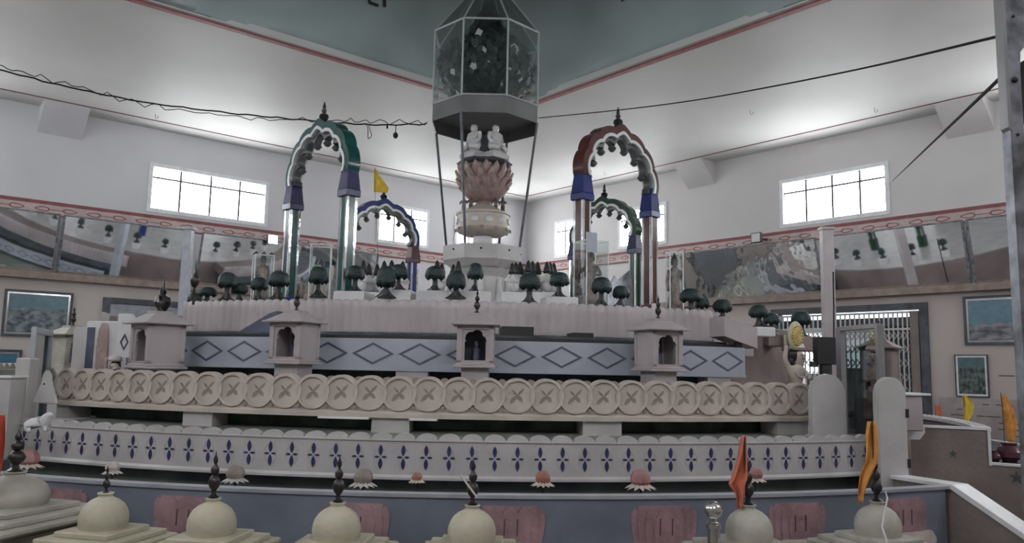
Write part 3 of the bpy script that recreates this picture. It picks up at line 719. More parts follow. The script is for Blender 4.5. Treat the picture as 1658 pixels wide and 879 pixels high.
for px, py, s_ in ((1543, 735, .05), (1646, 773, .08)):
    d = ray(px, py); nrm = Vector((math.cos(64 * D2R), math.sin(64 * D2R), 0)); k = (Vector((C[0], C[1], 1.6)) - EYE).dot(nrm) / d.dot(nrm); p = EYE + d * k - Vector((C[0], C[1], 0))
    u0 = p.dot(Vector((math.sin(64 * D2R), -math.cos(64 * D2R), 0)))
    mb = MB()
    mb.prism([(u0 + (s_ if i % 2 == 0 else s_ * .38) * math.sin(i * math.pi / 5), p.z + (s_ if i % 2 == 0 else s_ * .38) * math.cos(i * math.pi / 5)) for i in range(10)], -.006, 0, g)
    mb.obj('painted_star', 'frame_dark', ff, smooth=False)
o = ring('curved_coping', rect(6.42, 6.60, .985, 1.03), 64, 122, 'white_coping', 40); tag(o, 'curved white coping sweeping back beyond the right passage', 'coping')
o = ring('curved_parapet', rect(6.48, 6.58, 0, .985), 65.6, 122, 'brown_wall', 40); tag(o, 'brown curved wall under the white coping at the right', 'wall')
o = ring('outer_channel_water', rect(6.6, 7.7, .35, .635), 65.4, 125, 'water', 30); tag(o, 'dark water in the outer channel at the right edge', 'water', kind='stuff')
o = ring('outer_basin', rect(7.7, 7.85, 0, .66), 65, 125, 'marble', 30); tag(o, 'pale outer basin wall at the right edge', 'basin')
mb = MB(); f = cyl(6.51, 66)
for i in range(42): mb.box(f(.11 + i * .13, 1.036, 0), (.06, .10, .012), rz=(66 + (.11 + i * .13) / 6.51 / D2R) * D2R)
o = mb.obj('coping_slat', 'marble_white', smooth=False); o.location = (C[0], C[1], 0); tag(o, 'row of short white slats along the curved coping', 'coping', kind='stuff')

# ------------------------------------------------------------------ small domed shrines along the basin
def finial_mb(s=1, T=None):
    pr = [(.020, 0), (.028, .008), (.012, .018), (.010, .035), (.024, .055), (.030, .075), (.022, .098), (.010, .11), (.019, .122), (.021, .138), (.012, .155), (.006, .163), (.011, .175), (.011, .188), (.004, .205), (.001, .225)]
    return MB().lathe([(r * s, z * s) for r, z in pr], 14, T)
def domed(label, mt='ivory', sc=1.0, fin=1.0):
    r = thing('domed_shrine', label, 'shrine', group='domed shrines round the basin')
    mb = MB(); mb.box((0, 0, .34), (.34, .34, .68), bevel=.01); mb.box((0, 0, .70), (.40, .40, .03), bevel=.006)
    for s_ in (-1, 1): mb.box((s_ * .13, -.175, .40), (.035, .02, .5)); mb.box((.175, s_ * .13, .40), (.02, .035, .5)); mb.box((-.175, s_ * .13, .40), (.02, .035, .5))
    mb.obj('shrine_body', mt, r, smooth=False)
    mb = MB(); mb.box((0, 0, .725), (.50, .50, .03), bevel=.008); mb.box((0, 0, .752), (.42, .42, .028), bevel=.006); mb.box((0, 0, .778), (.30, .30, .03), bevel=.006)
    mb.obj('roof_slab', mt, r, smooth=False)
    pr = [(.108, .79), (.113, .81), (.116, .835), (.113, .86), (.104, .885), (.089, .908), (.067, .926), (.045, .937), (.034, .942), (.032, .95), (.038, .956), (.038, .962), (.02, .962)]
    MB().lathe(pr, 32).obj('dome', mt, r)
    T = Matrix.Translation((0, 0, .96)); finial_mb(fin, T).obj('finial', 'bronze', r)
    return r
dl = [(20, 'ivory_grey', 'large weathered domed shrine at the lower left corner, with red flag', 1.0), (170, 'ivory', 'cream domed shrine second from the left edge', .55), (345, 'ivory', 'cream domed shrine third from the left, before a small grey fountain lotus', 1.0),
      (547, 'ivory', 'cream domed shrine left of the pink lotus relief near the centre', 1.0), (765, 'ivory', 'cream domed shrine in the centre foreground', 1.0), (1212, 'ivory_grey', 'greyish domed shrine right of the steel ball post, with pink-orange flag', 1.0),
      (1420, 'ivory_grey', 'greyish domed shrine at the right with saffron flag and white string', 1.0)]
rd = random.Random(4); shr = {}
for px, mt, lab, fn_ in dl:
    r = domed(lab, mt, 1, fn_ if px != 170 else .6)
    R_ = 8.1 if px > 30 else 8.0
    p = atR(px, 815, R_); th = theta(p); q = cp(th, R_)
    put(r, (q.x, q.y, -.02 if px > 30 else .04), th + rd.uniform(-3, 3)); shr[px] = r
    if px == 20: r.scale = (1.5, 1.5, 1.0)
# flags: cloth on thin sticks
def flag(label, loc, h, poly, material, lean=(0, 0), seed=1, stick=.3):
    r = thing('flag', label, 'flag', loc)
    lx, ly = lean
    MB().tube([(0, 0, 0), (lx, ly, h)], .0035, 6).obj('flag_stick', 'trunk', r)
    rd = random.Random(seed); mb = MB(); n = len(poly)
    # cloth: grid between left and right outline
    rows = 14; cols = 6; vs = []
    for i in range(rows + 1):
        t = i / rows; k = t * (n - 1); a = int(min(k, n - 2)); ft = k - a
        x0 = poly[a][0] + (poly[a + 1][0] - poly[a][0]) * ft; x1 = poly[a][1] + (poly[a + 1][1] - poly[a][1]) * ft; z = poly[a][2] + (poly[a + 1][2] - poly[a][2]) * ft
        for j in range(cols + 1):
            s_ = j / cols; vs.append((x0 + (x1 - x0) * s_, .016 * math.sin(s_ * 7 + t * 4 + seed) + .008 * math.sin(s_ * 15 + seed), z))
    mb.add(vs, [(i * (cols + 1) + j, i * (cols + 1) + j + 1, (i + 1) * (cols + 1) + j + 1, (i + 1) * (cols + 1) + j) for i in range(rows) for j in range(cols)])
    o = mb.obj('flag_cloth', material, r); md = o.modifiers.new('thickness', 'SOLIDIFY'); md.thickness = .002
    return r
# rows: (left x, right x, z)
p = atY(5, 672, 4.12); b = shr[20].location
flag('red-orange flag hanging at the far left dome finial', (p.x + .0, 4.10, .93), p.z - .93, [(-.005, .012, p.z - .93), (-.03, .03, .26), (-.055, .04, .14), (-.08, .03, .04), (-.07, -.03, -.02)], 'red_orange', (.0, 0), 1)
q = shr[1212].location
flag('pale orange flag hanging from the finial of the right domed shrine', (q.x - .02, q.y - .02, .955), .32, [(-.012, .004, .33), (-.035, .006, .22), (-.07, .004, .12), (-.09, -.01, .09), (-.05, -.01, .04), (-.04, -.02, -.03)], 'orange', (.0, 0), 2)
q = shr[1420].location
flag('long saffron flag draped beside the rightmost dome finial', (q.x - .02, q.y - .02, .955), .40, [(-.025, .012, .40), (-.042, .018, .33), (-.045, .016, .2), (-.075, -.015, .13), (-.085, -.045, .05), (-.08, -.06, -.02)], 'saffron', (.0, 0), 3)
# string over the right dome
g = shr[1420].location
MBs = MB().tube([(g.x + .03, g.y - .03, 1.0), (g.x + .035, g.y - .045, .965), (g.x - .02, g.y - .12, .90), (g.x - .05, g.y - .155, .84), (g.x - .065, g.y - .235, .785), (g.x - .09, g.y - .29, .70), (g.x - .10, g.y - .30, .5)], .005, 6)
tag(MBs.obj('string', 'marble_white'), 'white string looped over the rightmost dome', 'string')
# stick lying on centre finial
g = shr[765].location
o = MB().tube([(g.x - .06, g.y - .03, 1.085), (g.x + .02, g.y - .03, .985)], .005, 6).obj('incense_stick', 'lotus_white'); tag(o, 'thin pale stick leaning on the centre dome finial', 'stick')
# steel ball post
p = atY(1155, 826, 3.95); r = thing('steel_post', 'polished steel post with ball finial in the right foreground', 'post', (p.x, p.y, 0))
MB().lathe([(.04, 0), (.05, .01), (.03, .03), (.03, p.z - .09), (.036, p.z - .085), (.036, p.z - .065), (.03, p.z - .06), (.016, p.z - .055), (.016, p.z - .03)], 24).obj('post_tube', 'steel', r)
MB().sphere((0, 0, p.z), .044, n=24).obj('ball', 'steel', r)

# ------------------------------------------------------------------ lotus flowers standing in the water
def water_lotus(px, py, label, kind, s_=1.0):
    p = atR(px, py, 7.22); r = thing('water_lotus', label, 'flower', (p.x, p.y, .815))
    h = max(.02, p.z - .815)
    MB().tube([(0, 0, -.02), (0, 0, h)], .006 * s_, 6).obj('stem', 'trunk', r)
    mb = MB()
    for k in range(12):
        a = k * 30 * D2R; T = Matrix.Translation((0, 0, h)) @ Matrix.Rotation(a, 4, 'Z')
        mb.add([(0, 0, 0), (.045 * s_, .02 * s_, -.006), (.095 * s_, 0, -.022 * s_), (.045 * s_, -.02 * s_, -.006), (.045 * s_, 0, .008)], [(0, 1, 4), (1, 2, 4), (2, 3, 4), (3, 0, 4), (0, 3, 2, 1)], T)
    mb.obj('open_petals', 'lotus_white' if kind != 'grey' else 'marble', r)
    MB().lathe([(.04 * s_, h), (.054 * s_, h + .02), (.052 * s_, h + .05 * s_), (.036 * s_, h + .078 * s_), (.01 * s_, h + .088 * s_)], 12, rib=.16, ribn=6).obj('bud', {'pink': 'lotus_pink', 'grey': 'trunk' if s_ < 0 else 'marble_groove', 'orange': 'peach', 'white': 'lotus_white'}[kind], r)
for a in ((45, 752, 'pinkish lotus flower at the left end of the channel', 'pink', 1.1), (182, 763, 'small whitish lotus in the channel near the left dome', 'white', .7), (381, 775, 'grey lotus bud right of the third dome', 'grey', .9),
          (588, 782, 'dark grey lotus bud in the water left of centre', 'grey', .95), (675, 778, 'low orange lotus with white petals near the centre', 'orange', .55), (879, 782, 'pink-orange lotus right of the centre shrine', 'orange', .8),
          (1037, 785, 'wide pink lotus with white outer petals in the water', 'pink', 1.05), (1222, 775, 'pink lotus half hidden behind the pale orange flag', 'pink', .8)):
    water_lotus(*a)
for px, py, a, lab in ((945, 790, -25, 'white stick floating in the water right of the centre'), (1195 - 270, 786, -12, 'short pale sliver floating beside the white stick'), (492, 785, -8, 'thin pale sliver floating left of the centre')):
    p = atZ(px, py, .822); mb = MB(); mb.box((0, 0, 0), (.12, .012, .006), bevel=.002); o = mb.obj('floating_stick', 'lotus_white'); o.location = (p.x, p.y, .818); o.rotation_euler = (0, 0, a * D2R); tag(o, lab, 'stick')

# ------------------------------------------------------------------ niche shrines on the middle terrace
def niche_shrine(px, label, rot_add=0, scl=1.0, mt='marble_pink', loc=None, dark_fin=True):
    r = thing('niche_shrine', label, 'shrine', group='pavilion shrines on the terraces')
    W = .135
    mb = MB()
    mb.box((0, 0, .07), (.20, .20, .14)); mb.box((0, 0, .15), (.31, .31, .02), bevel=.004); mb.box((0, 0, .167), (.28, .28, .016), bevel=.004)
    mb.obj('pedestal', mt, r, smooth=False)
    mb = MB(); z0, z1 = .175, .455
    for sx in (-1, 1):
        for sy in (-1, 1): mb.box((sx * (W - .018), sy * (W - .018), (z0 + z1) / 2), (.036, .036, z1 - z0))
    mb.box((0, 0, z0 + .01), (W * 2, W * 2, .02)); mb.box((0, 0, z1 - .015), (W * 2, W * 2, .03))
    mb.box((-W + .012, 0, (z0 + z1) / 2), (.016, W * 2 - .05, z1 - z0 - .02)); mb.box((W - .012, 0, (z0 + z1) / 2), (.016, W * 2 - .05, z1 - z0 - .02))
    mb.obj('shrine_body', mt, r, smooth=False)
    mb = MB(); n = 30; a = W - .036; out = []; inn = []
    base = [(-a, z0 + .02), (-a, z1 - .03), (a, z1 - .03), (a, z0 + .02)]
    arch = []
    for i in range(n + 1):
        t = math.pi * i / n; k = .84 + .22 * abs(math.sin(2.5 * t)) ** .6
        arch.append((-.078 * math.cos(t) * k, .335 + .082 * math.sin(t) * k))
    poly = [(-a, z0 + .02), (-a, z1 - .03), (a, z1 - .03), (a, z0 + .02), (.078, z0 + .02), (.078, .33)] + arch[::-1] + [(-.078, .33), (-.078, z0 + .02)]
    mb.prism(poly, -W + .012, -W + .026); mb.obj('cusped_panel', mt, r, smooth=False)
    mb = MB(); mb.box((0, W - .02, (z0 + z1) / 2), (2 * W - .06, .012, z1 - z0 - .03)); mb.obj('back_panel', 'frame_dark', r, smooth=False)
    mb = MB(); mb.lathe([(.02, z0 + .02), (.028, z0 + .04), (.022, z0 + .07), (.03, z0 + .10), (.01, z0 + .12), (.018, z0 + .14), (.008, z0 + .165)], 10); mb.obj('idol', 'grey_inlay', r)
    mb = MB(); mb.box((0, 0, z1 + .006), (.36, .36, .014), bevel=.003); mb.box((0, 0, z1 + .045), (.33, .33, .064), taper=.42); mb.box((0, 0, z1 + .085), (.13, .13, .02), bevel=.004)
    mb.obj('roof', mt, r, smooth=False)
    T = Matrix.Translation((0, 0, z1 + .093)); finial_mb(.85, T).obj('finial', 'bronze', r)
    return r
Rn = 6.02
for px, lab, mt, add in ((252, 'grey niche shrine at the left end, seen from its corner, before the left door', 'marble_pink', -16), (475, 'pink-grey niche shrine below the left green arch', 'marble_pink', -8), (770, 'niche shrine facing forward in the centre', 'marble_pink', -3), (1066, 'niche shrine below the right brown arch', 'marble_pink', 7)):
    p = atR(px, 600, Rn); th = theta(p); q = cp(th, Rn); r = niche_shrine(px, lab, mt=mt); put(r, (q.x, q.y, 1.452 if px != 252 else 1.372), th + add, sc=1.14 if px == 252 else 1)
# shrine behind the left end and behind glass door at right
r = niche_shrine(0, 'grey shrine seen from the side beside the left glass frame', mt='ivory_grey'); p = atY(112, 600, 8.6); put(r, (p.x, p.y, 1.34), 60, sc=1.12)
r = niche_shrine(0, 'brownish shrine with pointed roof behind the right glass door', mt='mauve'); p = atY(1425, 600, 9.0); put(r, (p.x, p.y, 1.34), -40, sc=1.22)
for px, Y, z, lab, nm in ((112, 8.6, 1.34, 'plain grey pillar under the side-on shrine at the left', 'shrine_pillar'), (1425, 9.0, 1.34, 'plain brown pillar under the shrine behind the glass door', 'shrine_pillar')):
    p = atY(px, 600, Y); mb = MB(); mb.box((0, 0, z / 2), (.42, .42, z), bevel=.01); o = mb.obj(nm, 'mauve' if px > 800 else 'marble', smooth=False); o.location = (p.x, p.y, 0); tag(o, lab, 'pillar')

# ------------------------------------------------------------------ lobed arches on the top platform
PZ = 2.10
def lobed(a, h, amp, n, N=84):
    L = []
    for i in range(N + 1):
        t = math.pi * i / N; k = 1 + amp * (abs(math.sin(n * t)) ** .7 - .5)
        L.append((a * math.cos(t) * k, h * (math.sin(t) ** .92) * k * (1 + .05 * math.exp(-((t - math.pi / 2) / .12) ** 2))))
    return L
def arch(label, loc, rz, body, cap, plinth, hw=.68, zs=3.93, h=.74, sc=1.0):
    r = thing('lobed_arch', label, 'arch', (loc[0], loc[1], PZ), rz); zs -= PZ
    for sx in (-1, 1):
        x = sx * hw
        o = MB().box((x, 0, zs / 2), (.118, .118, zs)).box((x, 0, zs / 2), (.09, .145, zs)).box((x, 0, zs / 2), (.145, .09, zs)).obj('post', body, r, smooth=False)
        mb = MB()
        for dx, dy in ((-1, -1), (1, -1), (-1, 1), (1, 1)): mb.box((x + dx * .060, dy * .060, .26 + (zs - .55) / 2), (.032, .032, zs - .42), bevel=.006)
        mb.obj('mirror_strip', 'mirror_strip', o, smooth=False)
        MB().box((x, 0, .16), (.175, .175, .32), bevel=.01).box((x, 0, .35), (.165, .165, .07), taper=.85).obj('plinth', plinth, r, smooth=False)
        MB().box((x, 0, zs - .27), (.205, .205, .09), bevel=.01).box((x, 0, zs - .09), (.195, .195, .27), taper=.72).box((x, 0, zs + .055), (.15, .15, .03)).obj('capital', cap, r, smooth=False)
    T = Matrix.Translation((0, 0, zs))
    o0 = lobed(hw + .085, h, .04, 7); i0 = lobed(hw + .005, h - .095, .055, 7); i1 = lobed(hw - .035, h - .14, .065, 7); i1b = lobed(hw - .05, h - .155, .075, 7); i2 = lobed(hw - .095, h - .205, .13, 7)
    MB().loop(o0, i0, -.085, .085, T=T, closed=False).obj('arch_band', body, r, ang=50)
    MB().loop(i0, i1, -.10, .10, T=T, closed=False).obj('silver_band', 'arch_silver', r, ang=50)
    MB().loop(i1b, i2, -.05, .05, T=T, closed=False).obj('cusped_band', 'arch_inner', r, ang=50)
    for k in range(1, 7):
        t = math.pi * k / 7; q = .93
        x, z = (hw - .10) * math.cos(t) * q, (h - .21) * math.sin(t) * q - .01
        MB().lathe([(.012, .05), (.03, .03), (.05, .01), (.055, -.012), (.035, -.022), (.04, -.03), (.02, -.045), (.004, -.05)], 12, T @ Matrix.Translation((x, 0, z - .01))).obj('hanging_bell', 'arch_inner', r)
    T2 = T @ Matrix.Translation((0, 0, h + .0))
    MB().lathe([(.035, -.03), (.04, 0), (.02, .02), (.05, .05), (.065, .085), (.055, .12), (.022, .14), (.03, .155), (.034, .185), (.018, .20), (.024, .215), (.02, .24), (.002, .30)], 16, T2).obj('finial', 'bronze', r)
    return r
arch('tall lobed arch with green posts, front left of the canopy', atY(514, 400, 9.9), -45, 'arch_green', 'capital_violet', 'capital_blue', .66)
arch('tall lobed arch with brown posts and blue capitals, front right of the canopy', atY(1000, 400, 9.88), 45, 'arch_brown', 'capital_blue', 'capital_red', .70)
arch('distant lobed arch with blue posts and red capitals behind the trees, left', atY(618, 400, 14.1), 41, 'arch_blue', 'capital_red', 'arch_blue', .68, 3.80)
arch('distant lobed arch with dark green posts, seen through the brown arch', atY(978, 400, 14.1), -45, 'arch_dark_green', 'capital_violet', 'arch_dark_green', .68, 3.92)
# yellow flag by the rear left arch
p = atY(612, 322, 13.4)
flag('yellow triangular flag above the rear left arch', (p.x + .12, 13.6, PZ), 2.85, [(-.24, -.24, 2.95), (-.24, -.15, 2.82), (-.24, -.06, 2.70), (-.24, .03, 2.58), (-.24, -.0, 2.50)], 'yellow', (-.24, 0), 5)

# ------------------------------------------------------------------ central pillar with lotus and glass canopy
cc = (C[0], C[1])
def oct_pts(r, a0=22.5, n=8): return [(r * math.cos((a0 + i * 360 / n) * D2R), r * math.sin((a0 + i * 360 / n) * D2R)) for i in range(n)]
def oct_prism(mb, r0, r1, z0, z1):
    a, b = oct_pts(r0), oct_pts(r1); mb.add([(x, y, z0) for x, y in a] + [(x, y, z1) for x, y in b], [tuple(range(7, -1, -1)), tuple(range(8, 16))] + [(i, (i + 1) % 8, 8 + (i + 1) % 8, 8 + i) for i in range(8)])
ped = thing('central_pillar', 'octagonal marble pedestal and column rising under the lotus', 'pillar', (cc[0], cc[1], PZ))
mb = MB(); oct_prism(mb, .63, .63, 1.08, 1.30); oct_prism(mb, .50, .62, .98, 1.08); mb.obj('octagonal_slab', 'marble', ped, smooth=False)
mb = MB()
for i in range(8):
    a = i * 45 * D2R; q = .63 * math.cos(22.5 * D2R) + .004; mb.sphere((q * math.sin(a), -q * math.cos(a), 1.225), .016)
mb.obj('slab_bolt', 'bronze', ped)
mb = MB(); mb.lathe([(.46, 0), (.46, .1), (.40, .14), (.36, .3), (.36, .85), (.42, .92), (.46, .98)], 8); mb.obj('pedestal', 'marble', ped, smooth=False)
for i in range(8):
    a = (i * 45) * D2R; figure('relief_figure', [((.38 * math.sin(a), -.38 * math.cos(a), .55), .05), ((.38 * math.sin(a), -.38 * math.cos(a), .68), .06), ((.38 * math.sin(a), -.38 * math.cos(a), .76), .025), ((.38 * math.sin(a), -.38 * math.cos(a), .82), .04), ((.38 * math.sin(a + .12), -.38 * math.cos(a + .12), .62), .02), ((.38 * math.sin(a), -.38 * math.cos(a), .32), .05)], [(0, 1), (1, 2), (2, 3), (1, 4), (0, 5)], 'statue_white', ped)
MB().lathe([(.20, 1.30), (.17, 1.34), (.155, 1.38), (.155, 1.50)], 24).obj('column', 'marble_white', ped)
dr = thing('lotus_drum', 'round carved drum with oval medallions between column and lotus', 'drum', (cc[0], cc[1], 3.60))
MB().lathe([(.16, 0), (.30, .0), (.40, .05), (.42, .09), (.405, .10), (.40, .30), (.42, .31), (.42, .34), (.37, .345), (.32, .36), (.24, .42), (.15, .47), (.10, .50), (.10, .60)], 40).obj('drum_body', 'marble_tan', dr)
for i in range(12):
    a = (i * 30 + 15) * D2R; T = Matrix.Rotation(a, 4, 'Z') @ Matrix.Translation((0, -.405, .20)) @ Matrix.Diagonal((1, .25, .75, 1)); MB().sphere((0, 0, 0), .07, T).obj('oval_medallion', 'marble_white', dr)
for i in range(12):
    a = i * 30 * D2R; T = Matrix.Rotation(a, 4, 'Z') @ Matrix.Translation((0, -.425, .07)) @ Matrix.Diagonal((1, .5, 1, 1)); MB().sphere((0, 0, 0), .028, T).obj('edge_bead', 'lotus', dr)
# four small attendants with poles on the drum
for i, (dx, lab) in enumerate(((-.30, 'left'), (-.19, 'inner left'), (.19, 'inner right'), (.30, 'right'))):
    p = (cc[0] + dx, cc[1] - .18 + abs(dx) * .4, 3.945); r = thing('attendant_statuette', 'tiny standing attendant statuette on the drum, %s of the four' % lab, 'statuette', p, group='attendants under the lotus')
    figure('body', [((0, 0, .12), .032), ((0, 0, .17), .036), ((0, 0, .205), .016), ((0, 0, .235), .03), ((-.045, -.01, .17), .014), ((-.06, -.03, .12), .011), ((.045, -.01, .17), .014), ((.05, -.04, .14), .011), ((-.02, 0, .03), .018), ((-.02, 0, 0), .016), ((.02, 0, .03), .018), ((.02, 0, 0), .016)], [(0, 1), (1, 2), (2, 3), (1, 4), (4, 5), (1, 6), (6, 7), (0, 8), (8, 9), (0, 10), (10, 11)], 'statue_bronze', r)
lt = thing('stone_lotus', 'large carved stone lotus with five rows of petals below the statues', 'lotus', (cc[0], cc[1], 4.10))
MB().lathe([(.11, -.02), (.12, .02), (.22, .06), (.33, .16), (.38, .32), (.36, .48), (.30, .55), (.02, .56)], 24).obj('lotus_core', 'lotus', lt)
for row, (z, rr, L_, tilt, nn) in enumerate(((.10, .20, .24, 28, 12), (.19, .29, .23, 38, 14), (.29, .34, .23, 50, 15), (.39, .34, .22, 60, 15), (.46, .30, .20, 72, 14))):
    mb = MB()
    for k in range(nn):
        a = (k + .5 * (row % 2)) * 360 / nn * D2R; t = tilt * D2R
        T = Matrix.Rotation(a, 4, 'Z') @ Matrix.Translation((rr, 0, z)) @ Matrix.Rotation(-t, 4, 'Y')
        g_ = []; n_ = 6
        for i in range(n_ + 1):
            u = i / n_; wd = .065 * math.sin(math.pi * (.18 + .82 * u)) ** .7 if i < n_ else .001
            for j in (-1, -.5, 0, .5, 1): g_.append((L_ * u * (1 - .0), j * wd, .03 * (j * j) - .02 + .05 * u * u))
        f_ = [(i * 5 + j, i * 5 + j + 1, (i + 1) * 5 + j + 1, (i + 1) * 5 + j) for i in range(n_) for j in range(4)]
        mb.add(g_, f_, T)
    o = mb.obj('petal_row', 'lotus', lt, ang=70); md = o.modifiers.new('thickness', 'SOLIDIFY'); md.thickness = .016
pl_ = thing('statue_plinth', 'dark square stepped plinth carrying the white statues over the lotus', 'plinth', (cc[0], cc[1], 4.66))
mb = MB(); mb.lathe([(.30, 0), (.42, .05), (.44, .07), (.40, .09), (.36, .10)], 8).box((0, 0, .14), (.16, .16, .74)); mb.obj('plinth_core', 'frame_dark', pl_, smooth=False)
for i in range(4):
    a = (45 + i * 90 + 0) * D2R; mb = MB(); T = Matrix.Rotation(a - 90 * D2R, 4, 'Z'); mb.box((0, -.24, .14), (.34, .26, .08), T, bevel=.012).box((0, -.235, .195), (.28, .22, .04), T, bevel=.01); mb.obj('seat_slab', 'marble', pl_, smooth=False)
def seated(label, loc, rz, s=1.0):
    r = thing('seated_statue', label, 'statue', loc, rz, 'seated white statues under the canopy')
    J = [((0, .02, .07), .085), ((0, .015, .17), .075), ((0, .01, .25), .085), ((0, .01, .30), .04), ((0, -.005, .35), .055), ((0, 0, .405), .045),
         ((-.105, .01, .265), .036), ((-.125, -.0, .17), .03), ((-.05, -.075, .10), .026), ((.105, .01, .265), .036), ((.125, -.0, .17), .03), ((.05, -.075, .10), .026),
         ((-.16, -.06, .05), .05), ((-.02, -.12, .045), .035), ((.16, -.06, .05), .05), ((.02, -.11, .065), .035)]
    E_ = [(0, 1), (1, 2), (2, 3), (3, 4), (4, 5), (2, 6), (6, 7), (7, 8), (2, 9), (9, 10), (10, 11), (0, 12), (12, 13), (0, 14), (14, 15)]
    J = [(tuple(c * s for c in p), q * s) for p, q in J]
    figure('body', J, E_, 'statue_white', r)
    mb = MB(); mb.sphere((0, -.048 * s, .345 * s), .010 * s)
    for sx in (-1, 1): mb.sphere((sx * .055 * s, .0, .345 * s), .014 * s, sc=(.5, 1, 1.8))
    mb.obj('nose_and_ears', 'statue_white', r)
    return r
for a, lab in ((-45, 'white seated cross-legged statue facing front left under the canopy'), (45, 'white seated cross-legged statue facing front right under the canopy'), (135, 'white seated statue facing away to the back right under the canopy'), (225, 'white seated statue facing away to the back left under the canopy')):
    x, y = math.sin(a * D2R) * .235, -math.cos(a * D2R) * .235; seated(lab, (cc[0] + x, cc[1] + y, 4.875), a, 1.08)
can = thing('glass_canopy', 'hanging octagonal glass canopy with metal frame and pointed roof', 'canopy', (cc[0], cc[1], 5.30))
RC = .865; zb, zg, zt, za = 0, .27, 1.44, 2.45
mb = MB(); a_ = oct_pts(RC); mb.add([(x, y, .0) for x, y in a_] + [(x, y, zg - .02) for x, y in a_] + [(x * .985, y * .985, 0) for x, y in a_] + [(x * .985, y * .985, zg - .02) for x, y in a_],
    [(i, (i + 1) % 8, 8 + (i + 1) % 8, 8 + i) for i in range(8)] + [(16 + i, 24 + i, 24 + (i + 1) % 8, 16 + (i + 1) % 8) for i in range(8)] + [(i, 16 + i, 16 + (i + 1) % 8, (i + 1) % 8) for i in range(8)] + [(8 + i, 8 + (i + 1) % 8, 24 + (i + 1) % 8, 24 + i) for i in range(8)])
mb.obj('fascia', 'canopy_metal', can, smooth=False)
mb = MB(); oct_prism(mb, RC * .98, RC * .98, .20, .22); mb.obj('canopy_floor', 'canopy_metal', can, smooth=False)
for i in range(8):
    x, y = oct_pts(RC)[i]; x2, y2 = oct_pts(RC)[(i + 1) % 8]; x3, y3 = oct_pts(.10)[i]; x4, y4 = oct_pts(.10)[(i + 1) % 8]
    MB().tube([(x, y, zg - .02), (x, y, zt)], .016, 6).tube([(x, y, zg), (x2, y2, zg)], .016, 6).tube([(x, y, zt), (x2, y2, zt)], .016, 6).tube([(x, y, zt), (x3, y3, za)], .014, 6).obj('frame_bar', 'frame_light', can, smooth=True)
    MB().add([(x, y, zg), (x2, y2, zg), (x2, y2, zt), (x, y, zt)], [(0, 1, 2, 3)]).obj('glass_pane', 'glass', can, smooth=False)
    MB().add([(x, y, zt), (x2, y2, zt), (x4, y4, za), (x3, y3, za)], [(0, 1, 2, 3)]).obj('roof_pane', 'glass_grey', can, smooth=False)
for i in range(4):
    x, y = oct_pts(RC)[i * 2 + 1]; x2, y2 = oct_pts(.615)[i * 2 + 1]
    z2 = PZ + 1.30 - 5.30
    MB().tube([(x, y, 0), (x2, y2, z2)], .02, 8).obj('support_rod', 'frame_dark', can)
MB().tube([(0, 0, za - .05), (0, 0, za + .3)], .012, 6).lathe([(.10, za - .02), (.12, za), (.04, za + .05), (.01, za + .12)], 12).obj('hanger', 'aluminium', can)
# dark leafy tree inside the canopy
tr = thing('canopy_tree', 'dark metal leaf tree with pale flecks for light gaps inside the glass canopy', 'tree', (cc[0], cc[1], 5.525))
rd = random.Random(11); mb = MB(); mb.tube([(0, 0, 0), (0, 0, .5)], .05, 10, r2=.03)
for k in range(16): a = k * 22.5 * D2R; mb.tube([(0, 0, .05), (.3 * math.cos(a), .3 * math.sin(a), .12), (.6 * math.cos(a), .6 * math.sin(a), .28)], .018, 5, r2=.005)
mb.obj('branches', 'trunk', tr)
mb = MB(); fleck = MB()
def leaf(mb, p, nrm, s_, rd, w_=.45):
    nrm = nrm.normalized(); a = nrm.cross(Vector((0, 0, 1))).normalized(); b = a.cross(nrm); t = rd.uniform(-.8, .8) + math.pi / 2
    u = a * math.cos(t) + b * math.sin(t); v = nrm.cross(u); P_ = [p, p + u * s_ * .5 + v * s_ * w_, p + u * s_, p + u * s_ * .5 - v * s_ * w_]
    mb.add([tuple(q) for q in P_], [(0, 1, 2, 3)])
for i in range(3400):
    z = rd.uniform(-1, 1); a = rd.uniform(0, 2 * math.pi); s_ = math.sqrt(1 - z * z); k = rd.uniform(.6, 1.0)
    n_ = Vector((s_ * math.cos(a), s_ * math.sin(a), z)); rz_ = .80 * (1 - .25 * max(0, z) - .06 * max(0, -z)); p = Vector((n_.x * rz_ * k, n_.y * rz_ * k, .70 + z * .64 * k))
    tgt = fleck if rd.random() < .03 and k > .85 else mb  # pale leaves stand in for bright glimpses through the foliage
    leaf(tgt, p, n_ + Vector((rd.uniform(-.5, .5), rd.uniform(-.5, .5), rd.uniform(-.5, .5))), rd.uniform(.10, .17), rd, .42)
for i in range(500):
    z = rd.uniform(0, 1); a = rd.uniform(0, 2 * math.pi); rr_ = .50 * (1 - z) ** .7 * math.sqrt(rd.random()); leaf(mb, Vector((rr_ * math.cos(a), rr_ * math.sin(a), 1.05 + z * .7)), Vector((math.cos(a), math.sin(a), .5)), rd.uniform(.10, .16), rd)
tag(mb.obj('foliage', 'leaf_dark', tr, smooth=False), None, None, kind='stuff'); tag(fleck.obj('light_gap_fleck', 'statue_white', tr, smooth=False), 'pale leaf flecks painted as light glimpsed behind', None, kind='stuff')

